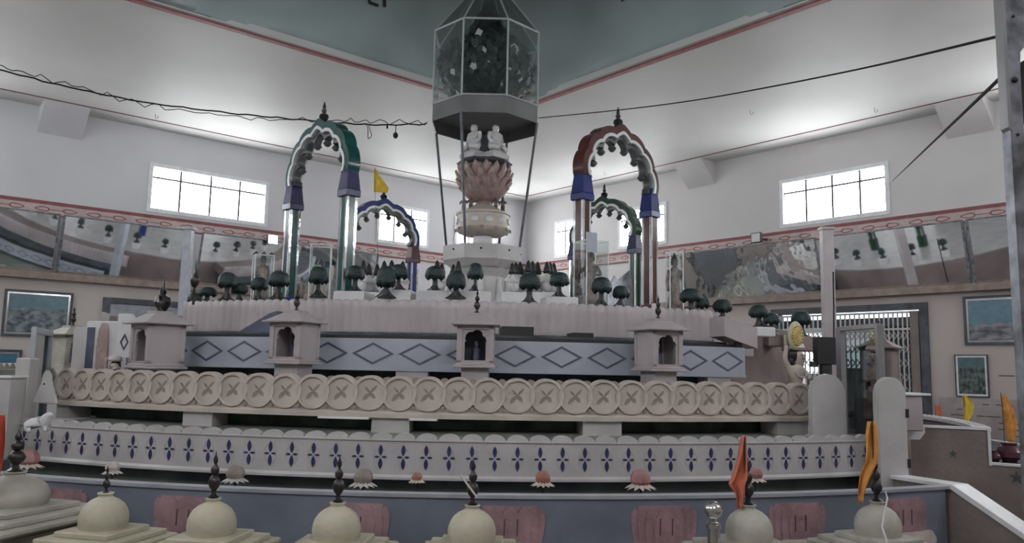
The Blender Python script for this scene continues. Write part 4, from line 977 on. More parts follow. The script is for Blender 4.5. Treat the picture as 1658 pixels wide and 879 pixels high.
# ------------------------------------------------------------------ model trees
def tree_proto(seed, shape):
    """shape: (height, crown radius, crown height, trunk radius)"""
    h, cr, ch, tr_ = shape; rd = random.Random(seed)
    r = thing('model_tree', None, 'tree', group='dark model trees on the top ledge')
    mb = MB(); lean = rd.uniform(-.02, .02)
    mb.lathe([(.075, 0), (.07, .010), (.036, .025), (tr_ * 1.3, .05), (tr_, .08), (tr_ * .9, h - ch), (tr_ * 1.3, h - ch * .7)], 9, rib=.25, ribn=5)
    for k in range(5): a = rd.uniform(0, 6.28); mb.tube([(0, 0, .10), (.05 * math.cos(a), .05 * math.sin(a), .035), (.10 * math.cos(a), .10 * math.sin(a), .004)], .010, 5, r2=.005)
    mb.obj('trunk', 'trunk', r)
    mb = MB(); pr = []; nz_ = 12; ns = 26; vs = []; ph = rd.uniform(0, 6)
    for k in range(nz_ + 1):
        t = k / nz_
        if t < .25: q, z = cr * (.25 + .72 * (t / .25)), -.012 * math.sin(t / .25 * math.pi) - .016 * (t / .25)
        else: u = (t - .25) / .75; q, z = cr * math.cos(u * math.pi / 2) ** .75, ch * math.sin(u * math.pi / 2)
        for j in range(ns):
            a = 2 * math.pi * j / ns; low = max(0, 1 - z / ch / .5) if z < ch * .5 else 0
            d_ = 1 + .05 * math.sin(5 * a + ph) + .04 * math.sin(9 * a + ph * 2 + t * 6) + rd.uniform(-.02, .02)
            dz = -.011 * low * (1 + math.sin(6 * a + ph)) * (1 if t > .1 else 0)
            vs.append((q * d_ * math.cos(a), q * d_ * math.sin(a), h - ch + z + dz))
    fs = [(k * ns + j, k * ns + (j + 1) % ns, (k + 1) * ns + (j + 1) % ns, (k + 1) * ns + j) for k in range(nz_) for j in range(ns)]
    fs += [tuple(range(ns - 1, -1, -1)), tuple(nz_ * ns + j for j in range(ns))]
    mb.add(vs, fs); mb.obj('crown', 'tree_green', r, ang=80)
    return r
protos = [tree_proto(s, sh) for s, sh in ((1, (.30, .108, .12, .024)), (2, (.31, .108, .13, .020)), (3, (.29, .090, .15, .020)), (4, (.25, .093, .10, .020)))]
used = [False] * 4
# px, base y, height px, crown width px, ledge radius, label, planter
TREES = [(335, 494, 28, 30, 4.85, 'small fan-crowned model tree at the far left end of the pleated band', 3, 0),
 (366, 490, 48, 30, 4.85, 'upright model tree left of the left glass case', 0, 0), (386, 491, 32, 26, 4.7, 'short model tree half hidden beside the upright tree left of the glass case', 3, 0),
 (418, 490, 40, 27, 4.85, 'model tree in front of the left glass case', 0, 0), (450, 487, 47, 33, 4.9, 'model tree at the foot of the far green arch post', 0, 0),
 (514, 484, 51, 32, 4.9, 'broad model tree in the middle of the green arch opening', 1, 0), (574, 473, 44, 30, 4.75, 'model tree on a white planter right of the green arch', 0, 1),
 (624, 485, 53, 30, 4.95, 'tall model tree standing forward between the green arch and the centre', 2, 0), (645, 471, 44, 30, 4.72, 'model tree on a planter right behind the tall forward tree', 1, 1),
 (704, 472, 42, 32, 4.72, 'model tree on a planter under the left canopy rod', 0, 1), (738, 486, 46, 30, 4.95, 'egg-crowned model tree left of the centre finial', 2, 0),
 (769, 473, 48, 26, 4.72, 'cone-crowned model tree directly behind the centre shrine finial', 1, 1), (857, 494, 50, 34, 4.95, 'large model tree right of the centre, on a spreading base', 0, 0),
 (905, 482, 42, 31, 4.75, 'model tree on a planter left of the brown arch', 0, 1), (973, 499, 49, 33, 4.95, 'model tree between the brown arch posts, the bigger of two', 0, 0),
 (1005, 500, 36, 27, 4.9, 'smaller model tree between the brown arch posts', 3, 0), (1119, 518, 42, 36, 4.95, 'broad model tree right of the brown arch, the front one of a pair', 0, 1.2),
 (1137, 515, 37, 22, 4.8, 'narrow model tree tucked behind the broad tree right of the brown arch', 2, 1.2)]
def tree(px, py, hp, wp, R_, label, pi, scale_from=None, Y=None, zbase=None):
    p = atR(px, py, R_) if Y is None else atY(px, py, Y)
    depth = p.y; o = protos[pi] if not used[pi] else copy_tree(protos[pi]); used[pi] = True
    H0 = (.30, .31, .29, .25)[pi]; W0 = (.21, .21, .17, .18)[pi]
    s_ = hp / F * depth / H0; sw = wp / F * depth / W0
    o.location = p; o.scale = (sw, sw, s_); o.rotation_euler = (0, 0, rd.uniform(0, 6)); o['label'] = label
    return o, p
ORD = 'first second third fourth fifth sixth seventh eighth ninth tenth eleventh twelfth thirteenth fourteenth fifteenth sixteenth seventeenth'.split()
npl = 0; plab = ['right of the green arch', 'behind the tall forward tree', 'under the left canopy rod', 'behind the centre shrine', 'left of the brown arch', 'right of the brown arch', 'behind the narrow tree']
for px, py, hp, wp, R_, lab, pi, pln in TREES:
    o, p = tree(px, py, hp, wp, R_, lab, pi)
    z0 = 2.13 if R_ > 4.56 else PZ
    if pln == 1:
        w_ = .13; q = MB(); q.box((0, 0, (p.z - z0) / 2), (.30, .26, p.z - z0), bevel=.012); b = q.obj('white_planter', 'marble_white', smooth=False); b.location = (p.x, p.y, z0); b.rotation_euler = (0, 0, theta(p) * D2R)
        tag(b, 'white marble planter block under a model tree, ' + plab[npl], 'planter', 'planter blocks on the top ledge'); npl += 1
    else: o.location.z = max(p.z, z0) + .012
o = ring('tiled_platform', rect(.47, 4.5, 2.101, 2.112), 0, 360, 'marble', 72, close=True); tag(o, 'pale tiled top of the round platform, seen in the mirrors', 'platform')
for k in range(17):
    th_ = 112 + k * 10.4; q = cp(th_, 4.15, 2.112); w0 = MB().lathe([(.10, 0), (.14, .16), (.14, .18), (.10, .18)], 16).obj('round_planter', 'marble_white') if k == 0 else w0.copy()
    if k: COL.objects.link(w0)
    w0.location = q; tag(w0, ORD[k] + ' white pot round the far side of the top platform, counted from the right', 'planter', 'pots on the far side of the top platform')
    o = copy_tree(protos[k % 4]); put(o, q + Vector((0, 0, .18)), k * 40, 'tree in the %s pot round the far top platform, from the right' % ORD[k], 'trees on the far side of the top platform')
# low tiers of the right quadrant
o = ring('low_terrace', rect(4.56, 6.40, 0, .45), 66, 118, 'green_floor'); tag(o, 'low green terrace of the right quadrant behind the star wall', 'platform')
for r_, z1, m_, lab in ((6.36, .62, 'marble', 'low outer marble rail of the right quadrant'), (5.55, .80, 'marble_blue', 'bluish inner rail of the right quadrant')):
    o = ring('low_rail', rect(r_ - .08, r_, .45, z1), 66, 118, m_); tag(o, lab, 'railing')
o = ring('low_step', rect(4.56, 5.46, .45, .76), 66, 118, 'marble'); tag(o, 'pale inner step of the right quadrant', 'step')
for k in range(8):
    th_ = 70 + k * 6.4; q = cp(th_, 5.95, .45); w1 = w0.copy(); COL.objects.link(w1); w1.location = q
    tag(w1, ORD[k] + ' white pot along the low right terrace, counted from its near end', 'planter', 'pots on the low right terrace')
    o = copy_tree(protos[k % 4]); put(o, q + Vector((0, 0, .18)), k * 70, 'tree in the %s pot along the low right terrace from its near end' % ORD[k], 'trees on the low right terrace', .8)

# trees and blocks at the right end
blk = MB().box((0, 0, 0), (.36, .5, .30), bevel=.01).obj('marble_block', 'marble_pink', smooth=False); p = atY(1112, 542, 7.35); blk.location = p; blk.rotation_euler = (0, 0, 20 * D2R)
tag(blk, 'pinkish marble block at the right end of the pleated band', 'block'); blk.hide_render = False
# (the pleated band itself reaches here, so the block sits just inside it)
bpy.data.objects.remove(blk)
for px, py, hp, wp, Y, lab, pi, (bw, bh, bd, bm_) in ((1170, 521, 37, 29, 7.7, 'model tree alone on the mauve block right of the pleated band', 3, (.42, .34, .4, 'marble_pink')),
    (1229, 530, 37, 30, 8.2, 'model tree on the small white block in front of the gate', 3, (.22, .10, .25, 'marble_white')), (1249, 541, 35, 26, 8.9, 'model tree just right of the white block, a little lower', 3, (.2, .14, .2, 'mauve')),
    (1298, 545, 42, 31, 8.6, 'model tree on the brown drum edge before the gate', 0, (.34, .16, .25, 'mauve'))):
    o, p = tree(px, py, hp, wp, 0, lab, pi, Y=Y)
    q = MB(); q.box((0, 0, -bh / 2), (bw, bd, bh), bevel=.01); b = q.obj('plinth_block', bm_, smooth=False); b.location = p; b.rotation_euler = (0, 0, 15 * D2R)
    tag(b, {7.7: 'mauve block', 8.2: 'small white block', 8.9: 'low mauve block', 8.6: 'brownish block'}[Y] + ' carrying the ' + lab.replace('model tree ', 'tree '), 'block')

# ------------------------------------------------------------------ white figures with tall dark hair, on benches
def hair_fig(seed):
    r = thing('kneeling_figurine', None, 'figurine', group='white figurines with tall black topknots')
    figure('body', [((0, 0, .07), .07), ((0, 0, .15), .055), ((0, 0, .21), .05), ((0, 0, .245), .022), ((0, -.01, .275), .036), ((-.06, 0, .20), .022), ((-.075, -.04, .14), .018), ((-.02, -.08, .16), .014), ((.06, 0, .20), .022), ((.075, -.04, .14), .018), ((.02, -.08, .16), .014), ((-.05, -.08, .04), .04), ((.05, -.08, .04), .04), ((0, .03, .02), .06)],
           [(0, 1), (1, 2), (2, 3), (3, 4), (2, 5), (5, 6), (6, 7), (2, 8), (8, 9), (9, 10), (0, 11), (0, 12), (0, 13)], 'statue_white', r)
    MB().lathe([(.044, .265), (.054, .29), (.050, .32), (.040, .345), (.036, .365), (.026, .40), (.006, .43)], 12, Matrix.Translation((0, .006, 0))).obj('hair', 'hair_black', r)
    return r
hf = hair_fig(1); first = True
groups = [('cluster right of the green arch', [(586, 470, 46), (596, 474, 44), (609, 470, 46), (620, 472, 46), (632, 470, 50), (641, 470, 46), (651, 470, 46)], 9.2, (575, 662)),
          ('pair above the trees left of the centre', [(707, 466, 46), (714, 468, 44), (733, 466, 46), (741, 466, 46)], 8.9, (694, 752)),
          ('trio right of the centre on a white bench', [(829, 470, 42), (834, 470, 46), (841, 470, 50)], 8.8, (812, 852)),
          ('trio further right of the centre', [(855, 474, 46), (862, 474, 48), (870, 474, 50)], 9.0, (852, 880)),
          ('trio just left of the brown arch', [(885, 474, 44), (890, 474, 46), (896, 474, 48)], 9.2, (880, 902))]
ords = ['first from the left', 'second from the left', 'third from the left', 'fourth from the left', 'fifth from the left', 'sixth from the left', 'seventh from the left']
for gi, (gl, L_, Y, (bx0, bx1)) in enumerate(groups):
    zb_ = atY(L_[0][0], 474, Y).z
    for k, (px, py, hp) in enumerate(L_):
        o = hf if first else copy_tree(hf); first = False
        p = atY(px, py, Y + .16 * (k % 3)); s_ = (hp + 5) / F * Y / .41; put(o, (p.x, p.y, zb_), rd.uniform(-50, 50), 'white figurine, %s in the %s' % (ords[k], gl.split(' on ')[0]), sc=s_)
    a, b = atY(bx0, 480, Y), atY(bx1, 480, Y)
    mb = MB(); mb.box((0, 0, (zb_ - PZ) / 2), (b.x - a.x, .55, zb_ - PZ), bevel=.012); o = mb.obj('white_bench', 'marble_white', smooth=False); o.location = ((a.x + b.x) / 2, Y + .16, PZ)
    tag(o, 'low white bench block under the ' + gl.split(' on ')[0], 'bench', 'bench blocks under the figurines')

# ------------------------------------------------------------------ statues, glass cases
def standing(parent, s, material, arms='down', hair='hair_black'):
    A = {'down': [((-.09, 0, .74), .03), ((-.12, .0, .58), .024), ((-.11, -.03, .44), .018), ((.09, 0, .74), .03), ((.12, 0, .58), .024), ((.11, -.03, .44), .018)],
         'up': [((-.09, 0, .74), .03), ((-.16, -.02, .66), .024), ((-.15, -.06, .84), .018), ((.09, 0, .74), .03), ((.15, -.02, .62), .024), ((.06, -.10, .62), .018)]}[arms]
    J = [((0, 0, .48), .075), ((0, 0, .60), .06), ((0, 0, .72), .07), ((0, 0, .79), .028), ((0, -.01, .85), .046), ((0, -.005, .91), .04)] + A + [((-.045, 0, .40), .055), ((-.05, -.01, .22), .04), ((-.05, 0, .05), .026), ((-.055, -.06, .02), .022), ((.045, 0, .40), .055), ((.05, -.01, .22), .04), ((.05, 0, .05), .026), ((.055, -.06, .02), .022)]
    E_ = [(0, 1), (1, 2), (2, 3), (3, 4), (4, 5), (2, 6), (6, 7), (7, 8), (2, 9), (9, 10), (10, 11), (0, 12), (12, 13), (13, 14), (14, 15), (0, 16), (16, 17), (17, 18), (18, 19)]
    o = figure('body', [(tuple(c * s for c in p), q * s) for p, q in J], E_, material, parent)
    if hair:
        MB().lathe([(.046 * s, .83 * s), (.055 * s, .87 * s), (.05 * s, .92 * s), (.03 * s, .955 * s), (.02 * s, .97 * s), (.018 * s, .99 * s), (.002, 1.01 * s)], 12, Matrix.Translation((0, .012 * s, 0))).obj('hair', hair, parent)
    MB().sphere((0, -.055 * s, .85 * s), .010 * s).obj('nose', material, parent)
    mb = MB(); mb.lathe([(.10 * s, .10 * s), (.11 * s, .14 * s), (.10 * s, .35 * s), (.085 * s, .48 * s), (.07 * s, .56 * s)], 14, rib=.06, ribn=12); mb.obj('robe', material, parent)
def case(label, px0, px1, py_top, Y, rz, dep=None):
    a, b = atY(px0, py_top, Y), atY(px1, py_top, Y); w_ = (b.x - a.x) * .8; h = a.z - PZ; r = thing('glass_case', label, 'display case', ((a.x + b.x) / 2, Y + w_ / 2, PZ), rz)
    d_ = dep or w_
    for dx, dy, sx, sy in ((0, -1, 1, 0), (0, 1, 1, 0), (-1, 0, 0, 1), (1, 0, 0, 1)):
        if sx: v_ = [(-w_ / 2, dy * d_ / 2, 0), (w_ / 2, dy * d_ / 2, 0), (w_ / 2, dy * d_ / 2, h), (-w_ / 2, dy * d_ / 2, h)]
        else: v_ = [(dx * w_ / 2, -d_ / 2, 0), (dx * w_ / 2, d_ / 2, 0), (dx * w_ / 2, d_ / 2, h), (dx * w_ / 2, -d_ / 2, h)]
        MB().add(v_, [(0, 1, 2, 3)]).obj('glass_pane', 'glass', r, smooth=False)
    mb = MB(); 
    for sx in (-1, 1):
        for sy in (-1, 1): mb.tube([(sx * w_ / 2, sy * d_ / 2, 0), (sx * w_ / 2, sy * d_ / 2, h)], .006, 5)
    for z in (.0, h):
        for sx in (-1, 1): mb.tube([(sx * w_ / 2, -d_ / 2, z), (sx * w_ / 2, d_ / 2, z)], .006, 5).tube([(-w_ / 2, sx * d_ / 2, z), (w_ / 2, sx * d_ / 2, z)], .006, 5)
    mb.obj('case_frame', 'window_white', r, smooth=True)
    MB().box((0, 0, .02), (w_ - .02, d_ - .02, .04)).obj('case_base', 'marble_white', r, smooth=False)
    return r
def case_statue(c, label, s, material, arms='down', rz=0, z=.05, cat='statue'):
    p = c.location; r = thing('standing_statue', label, cat, (p.x, p.y, p.z + z), rz); standing(r, s, material, arms, 'hair_black' if material != 'statue_white' else 'trunk'); return r
c1 = case('bright glass case with a white frame left of the green arch', 404, 441, 412, 8.3, 25); case_statue(c1, 'brown standing statue inside the left glass case', .62, 'statue_bronze', rz=20)
mb = MB(); 
for i in range(3): mb.prism([(-.12 + i * .08, 0), (-.04 + i * .08, 0), (-.08 + i * .08, .04)], -.01, .01)
o = mb.obj('crown_ornament', 'trunk', c1, smooth=False); o.location = (0, 0, atY(420, 411, 8.3).z - PZ)
c2 = case('frosted glass case inside the green arch opening', 497, 537, 395, 10.3, 10); case_statue(c2, 'pale standing statue inside the glass case in the green arch', .85, 'skin_marble', rz=-10)
c3 = case('clear glass case with a bluish sticker behind the near brown arch post', 934, 985, 388, 8.6, 25)
case_statue(c3, 'ornate dancing brown statue inside the glass case at the brown arch', .78, 'statue_bronze', 'up', rz=-20)
MB().box((-.09, -.155, .88), (.14, .004, .22)).obj('sticker', 'marble_blue', c3, smooth=False)
c4 = case('slim glass case right of the brown arch', 1081, 1108, 408, 9.0, 5); case_statue(c4, 'dark bearded standing statue inside the slim case right of the brown arch', .80, 'statue_bronze', rz=10)
# small two-headed bronze group near the niche finial
p = atY(487, 487, 7.6); r = thing('standing_statue', 'small brown standing figurine between the two trees under the green arch', 'statue', (p.x, p.y, 2.13)); standing(r, .30, 'statue_bronze')
# tilted grey slabs inside the brown arch
p = atY(1000, 500, 10.6); mb = MB(); mb.prism([(-.18, 0), (.22, 0), (.20, .62), (.02, .50), (-.02, .55), (-.10, .42)], -.03, .03); o = mb.obj('grey_slab', 'galvanised', smooth=False); o.location = (p.x, p.y, PZ + .0); o.rotation_euler = (-.1, 0, .3); o.scale = (1.1, 1, 1.4)
tag(o, 'jagged grey slab leaning inside the brown arch behind the two trees', 'slab')

# dark boxes and wedges between the bands
for px0, px1, y0, y1, R_, lab in ((808, 858, 530, 549, 5.22, 'dark box on top of the diamond band right of the centre shrine'), (918, 948, 540, 551, 5.22, 'low dark wedge on top of the diamond band left of the right shrine')):
    a, b = atR(px0, y0, R_), atR(px1, y1, R_); o = ring('dark_box', rect(R_ + .0, R_ + .22, 1.845, a.z), theta(a), theta(b), 'black', 3); tag(o, lab, 'box')
a = atR(405, 540, 5.35); mb = MB(); mb.prism([(-.19, 0), (.17, 0), (.17, .20), (.10, .18), (-.19, .03)], -.05, .05); o = mb.obj('dark_wedge', 'grey_inlay', smooth=False)
p = atR(424, 545, 5.35); o.location = (p.x, p.y, 1.845); o.rotation_euler = (0, 0, theta(p) * D2R); tag(o, 'slanting dark wedge left of the pink-grey shrine under the green arch', 'wedge')
p = atY(1188, 540, 7.0); mb = MB(); mb.prism([(-.17, .0), (.16, -.10), (.16, .07), (-.17, .17)], -.12, .12); o = mb.obj('sloping_ledge', 'marble_pink', smooth=False); o.location = (p.x, p.y, p.z - .03); o.rotation_euler = (0, 0, .3)
tag(o, 'sloping pinkish marble ledge at the right end of the pleated band', 'ledge'); MB().box((.0, -.06, -.07), (.05, .05, .07)).obj('bracket', 'black', o, smooth=False)

# ------------------------------------------------------------------ right passage: rounded panels, glass door, box, bust
def round_panel(label, px0, px1, py0, z0, Y, rz, shoulder=0):
    a, b = atY(px0, py0, Y), atY(px1, py0, Y); w_ = (b.x - a.x) / math.cos(rz * D2R); h = a.z - z0
    P_ = [(-w_ / 2, 0), (w_ / 2, 0)]
    n = 14; hr = min(h * .5, w_ * .62)
    for i in range(n + 1):
        t = math.pi * i / n; P_.append((w_ / 2 * math.cos(t), h - hr + hr * math.sin(t) ** .9 if 0 < i < n else h - hr))
    if shoulder: P_[-1] = (-w_ / 2, h - hr); P_ += [(-w_ / 2, h - hr - .01), (-w_ / 2 - shoulder, h - hr - .01)][0:1]
    r = thing('rounded_panel', label, 'panel', ((a.x + b.x) / 2, Y, z0), rz)
    MB().prism(P_, -.03, .03).obj('panel_slab', 'marble', r, ang=30)
    return r
r = round_panel('wide round-topped marble panel closing the rail of circles at the right', 1309, 1366, 605, .93, 5.95, 8)
r = round_panel('second round-topped marble panel right of the glass door', 1414, 1463, 610, .72, 5.55, 12)
for z in (.28, .62): MB().box((.11, -.035, z), (.018, .012, .06)).obj('hinge', 'black', r, smooth=False)
# glass door frame
a, b = atY(1361, 530, 6.3), atY(1424, 546, 5.75)
gd = thing('glass_door', 'grey-framed tall glass door leaf between the two rounded panels', 'door', (a.x, a.y, 1.0), math.degrees(math.atan2(b.y - a.y, b.x - a.x)))
w_ = math.hypot(b.x - a.x, b.y - a.y); h = a.z - 1.0
mb = MB(); mb.box((0, 0, h / 2), (.075, .05, h), bevel=.006).box((w_, 0, h / 2), (.035, .05, h), bevel=.006).box((w_ / 2, 0, h - .015), (w_ - .03, .045, .04), bevel=.006).box((w_ / 2, 0, .03), (w_ - .03, .045, .05), bevel=.006)
mb.obj('door_frame', 'aluminium', gd, smooth=False)
MB().box((w_ / 2 + .02, 0, h / 2), (w_ - .1, .006, h - .08)).obj('door_glass', 'glass_grey', gd, smooth=False)
mb = MB(); mb.box((.02, -.04, .28), (.05, .03, .022)).box((.05, -.04, .28), (.05, .015, .012)).box((w_ - .01, -.04, .28), (.03, .03, .022)).box((.01, -.04, .1), (.03, .03, .06)); mb.obj('door_latch', 'black', gd, smooth=False)
# grey locker-like box and its slab
p = atY(1473, 640, 5.9); q = MB().box((0, 0, -.13), (.17, .22, .26), bevel=.008).obj('grey_box', 'marble_pink', smooth=False); q.location = (p.x, p.y + .1, p.z); tag(q, 'grey stone box with white top right of the second rounded panel', 'box')
MB().box((.02, 0, .008), (.24, .27, .018), bevel=.004).obj('box_top', 'white_coping', q, smooth=False)
MB().box((-.06, -.113, -.11), (.012, .008, .06)).obj('box_latch', 'black', q, smooth=False)
p = atY(1480, 690, 5.95); o = MB().prism([(-.11, -.10), (.06, -.10), (.10, -.05), (.10, .0), (-.07, .0), (-.08, .04), (-.11, .04)], -.06, .06).obj('white_bracket', 'marble_white', smooth=False); o.location = (p.x, p.y + .1, p.z); tag(o, 'white L-shaped ledge below the grey box', 'ledge')
# parapet piece under the box, running in from the stair flank
mb = MB(); g = radial(27.6); mb.prism([(6.3, 0), (7.1, 0), (7.1, .70), (6.3, 1.05)], -.05, .05, g); o = mb.obj('inner_parapet', 'brown_wall', smooth=False); o.location = CZ
tag(o, 'brown inner parapet below the second rounded panel', 'parapet')
# dark television-like box on the drum edge
p = atY(1336, 568, 7.6); r = thing('dark_box', 'dark brown box on a stem behind the brown wall, left of the glass door', 'box', (p.x, p.y, p.z - .28))
MB().box((0, 0, .28), (.19, .12, .26), bevel=.006).obj('box_body', 'black', r, smooth=False); MB().box((0, 0, .10), (.09, .08, .14)).box((-.11, 0, .15), (.06, .06, .05)).box((0, 0, -.45), (.06, .06, 1.0)).obj('stem', 'trunk', r, smooth=False)
# bust of a woman under a golden disc
def lady(label, px, py0, py1, Y, rz, disc):
    b = atY(px, py1, Y); t = atY(px, py0, Y); H_ = t.z - b.z
    r = thing('guardian_statue', label, 'statue', (b.x, b.y, b.z - .22), rz)
    k = H_ / .36
    J = [((0, 0, .02), .06), ((0, 0, .16), .05), ((0, 0, .27), .046), ((.0, 0, .36), .055), ((.02, -.005, .42), .024), ((.03, -.012, .485), .046), ((.03, -.008, .54), .042),
         ((-.075, 0, .39), .026), ((-.115, .0, .47), .02), ((-.10, -.01, .58), .016), ((.075, -.01, .38), .026), ((.10, -.05, .30), .02), ((.05, -.09, .32), .015)]
    figure('body', [(tuple(c * k for c in p), q * k) for p, q in J], [(0, 1), (1, 2), (2, 3), (3, 4), (4, 5), (5, 6), (3, 7), (7, 8), (8, 9), (3, 10), (10, 11), (11, 12)], 'skin_marble', r)
    MB().sphere((.0 * k, .018 * k, .50 * k), .05 * k, sc=(1, .9, 1.2)).sphere((-.03 * k, .02 * k, .44 * k), .035 * k, sc=(.8, .8, 1.5)).obj('hair', 'hair_black', r)
    mb = MB(); mb.sphere((.035 * k, -.058 * k, .487 * k), .009 * k)
    mb.obj('nose', 'skin_marble', r)
    MB().sphere((.052 * k, -.05 * k, .50 * k), .005 * k).sphere((.018 * k, -.052 * k, .50 * k), .005 * k).obj('eyes', 'hair_black', r)
    MB().box((.035 * k, -.052 * k, .468 * k), (.02 * k, .008 * k, .005 * k)).obj('mouth', 'capital_red', r)
    MB().lathe([(.05 * k, .545 * k), (.062 * k, .56 * k), (.055 * k, .585 * k), (.03 * k, .60 * k)], 16, Matrix.Translation((.02 * k, 0, 0))).obj('headdress', 'lotus_white', r)
    MB().lathe([(.11 * k, .0), (.10 * k, .12 * k), (.072 * k, .26 * k)], 16, rib=.08, ribn=14).obj('robe', 'statue_bronze', r)
    mb = MB()
    for i in range(16): a = math.pi * i / 15; mb.sphere((.02 * k + .055 * k * math.cos(a), -.05 * k, .37 * k - .05 * k * math.sin(a)), .007 * k, n=6)
    mb.obj('necklace', 'statue_white', r)
    if disc:
        T = Matrix.Translation((-.02 * k, -.03 * k, .655 * k)) @ Matrix.Rotation(math.pi / 2, 4, 'X') @ Matrix.Diagonal((.72, 1, 1, 1))
        MB().lathe([(.105 * k, -.012), (.118 * k, 0), (.105 * k, .012)], 30, T).obj('disc_rim', 'ivory', r)
        MB().lathe([(.001, .008), (.086 * k, .008), (.094 * k, .013), (.086 * k, .018), (.045 * k, .020), (.001, .022)], 30, T).obj('disc_face', 'gold', r)
        mb = MB()
        for i in range(18):
            a = 2 * math.pi * i / 18; mb.sphere(tuple((T @ Vector((.078 * k * math.cos(a), .078 * k * math.sin(a), .020)))), .005 * k, n=6)
        mb.obj('disc_bead', 'trunk', r); MB().box((-.10 * k, 0, .60 * k), (.02 * k, .02 * k, .12 * k)).obj('disc_stem', 'ivory', r, smooth=False)
    return r
lady('painted statue of a woman under a golden beaded disc, right end of the rail', 1289, 558, 630, 6.35, 25, True)
lady('pale statue of a woman at the left end of the rail, beside a diamond plaque', 180, 575, 640, 6.6, -30, False)
o = MB().box((0, 0, .2), (.03, .03, .4)).obj('statue_support', 'mauve', smooth=False); bpy.data.objects.remove(o)
# left end: plaque, pink panel, glass frame, peaked panel, grey column, blocks
p = atY(205, 548, 6.7); r = thing('diamond_plaque', 'small white plaque with one dark diamond at the left end', 'panel', (p.x, p.y, p.z - .16), -20)
MB().prism([(-.09, 0), (.07, 0), (.07, .33), (.03, .37), (-.09, .37)], -.02, .02).box((0, 0, -.35), (.05, .03, .72)).obj('plaque_slab', 'marble_white', r, smooth=False)
def dd(k): return [(-.045 * k, .13), (0, .13 - .07 * k), (.045 * k, .13), (0, .13 + .07 * k)]
MB().loop(dd(1), dd(.68), -.026, -.018).obj('diamond_inlay', 'grey_inlay', r, smooth=False)
p = atY(168, 520, 6.95); r = thing('pink_cloth_panel', 'tall white panel with a hanging pinkish cloth behind the left statue', 'panel', (p.x, p.y, 1.15), -10)
h = p.z - 1.15
MB().box((0, 0, h / 2), (.30, .03, h), bevel=.008).obj('panel_back', 'marble_white', r, smooth=False); MB().box((-.10, -.02, h * .62), (.07, .01, h * .62)).obj('dark_strip', 'grey_inlay', r, smooth=False)
MB().lathe([(.02, h * .98), (.045, h * .9), (.055, h * .7), (.05, h * .5), (.045, h * .42)], 14, Matrix.Translation((.03, -.03, 0)) @ Matrix.Diagonal((1, .35, 1, 1)), rib=.1, ribn=8).obj('hanging_cloth', 'lotus', r)
p = atY(146, 530, 7.6); q = MB().box((0, 0, (p.z - 1.0) / 2), (.22, .16, p.z - 1.0), bevel=.006).obj('grey_column', 'marble', smooth=False); q.location = (p.x, p.y, 1.0); tag(q, 'plain grey column between the side-on shrine and the pink cloth panel', 'column')
a, b = atY(56, 530, 6.2), atY(84, 522, 7.0)
gd = thing('glass_door', 'leaning aluminium-framed glass door leaf at the left end', 'door', (a.x, a.y, .95), math.degrees(math.atan2(b.y - a.y, b.x - a.x)))
w_ = math.hypot(b.x - a.x, b.y - a.y); h = a.z - .95
mb = MB(); mb.box((0, 0, h / 2), (.03, .035, h)).box((w_, 0, h / 2), (.05, .035, h)).box((w_ / 2, 0, h - .02), (w_, .035, .05)); mb.obj('door_frame', 'coping', gd, smooth=False)
MB().box((w_ / 2, 0, h / 2), (w_ - .04, .006, h - .04)).obj('door_glass', 'glass_grey', gd, smooth=False)
p = atY(90, 640, 5.75); r = thing('peaked_panel', 'small peaked marble panel at the left end of the rail of circles', 'panel', (p.x, p.y - .12, 1.29), -22)
MB().prism([(-.11, 0), (.11, 0), (.085, .06), (.045, .13), (.025, .20), (0, .225), (-.025, .20), (-.045, .13), (-.085, .06)], -.012, .012).obj('panel_slab', 'marble', r, ang=30); MB().sphere((-.01, -.012, .13), .007).obj('panel_hole', 'black', r)
a = atY(14, 612, 5.6); q = MB().box((0, 0, (a.z - .9) / 2), (.15, .18, a.z - .9), bevel=.01).obj('grey_block', 'marble', smooth=False); q.location = (a.x, a.y, .9); tag(q, 'upright grey stone block with white top at the far left edge', 'block')
MB().box((0, 0, a.z - .9 + .008), (.17, .2, .018), bevel=.004).obj('block_top', 'white_coping', q, smooth=False)
a = atY(44, 600, 5.9); q = MB().box((0, 0, .35), (.10, .12, .7), bevel=.01).obj('marble_post', 'marble', smooth=False); q.location = (a.x, a.y, .9); tag(q, 'plain marble post between the grey block and the left glass frame', 'post')
# white carved lion-like lump at the left under the rail
p = atY(62, 672, 5.3); r = thing('stone_carving', 'small white carved stone figure at the left end above the flower rail', 'carving', (p.x, p.y, 1.12))
figure('carving_body', [((0, 0, .05), .04), ((.05, 0, .07), .038), ((.075, -.01, .115), .026), ((.105, -.015, .11), .014), ((-.05, 0, .05), .042), ((-.085, 0, .06), .012), ((.06, -.02, .02), .014), ((.075, -.02, .0), .013), ((.06, .02, .02), .014), ((.07, .02, .0), .013), ((-.05, -.03, .02), .02), ((-.02, -.04, .0), .013)],
    [(0, 1), (1, 2), (2, 3), (0, 4), (4, 5), (1, 6), (6, 7), (1, 8), (8, 9), (4, 10), (10, 11)], 'marble_white', r)

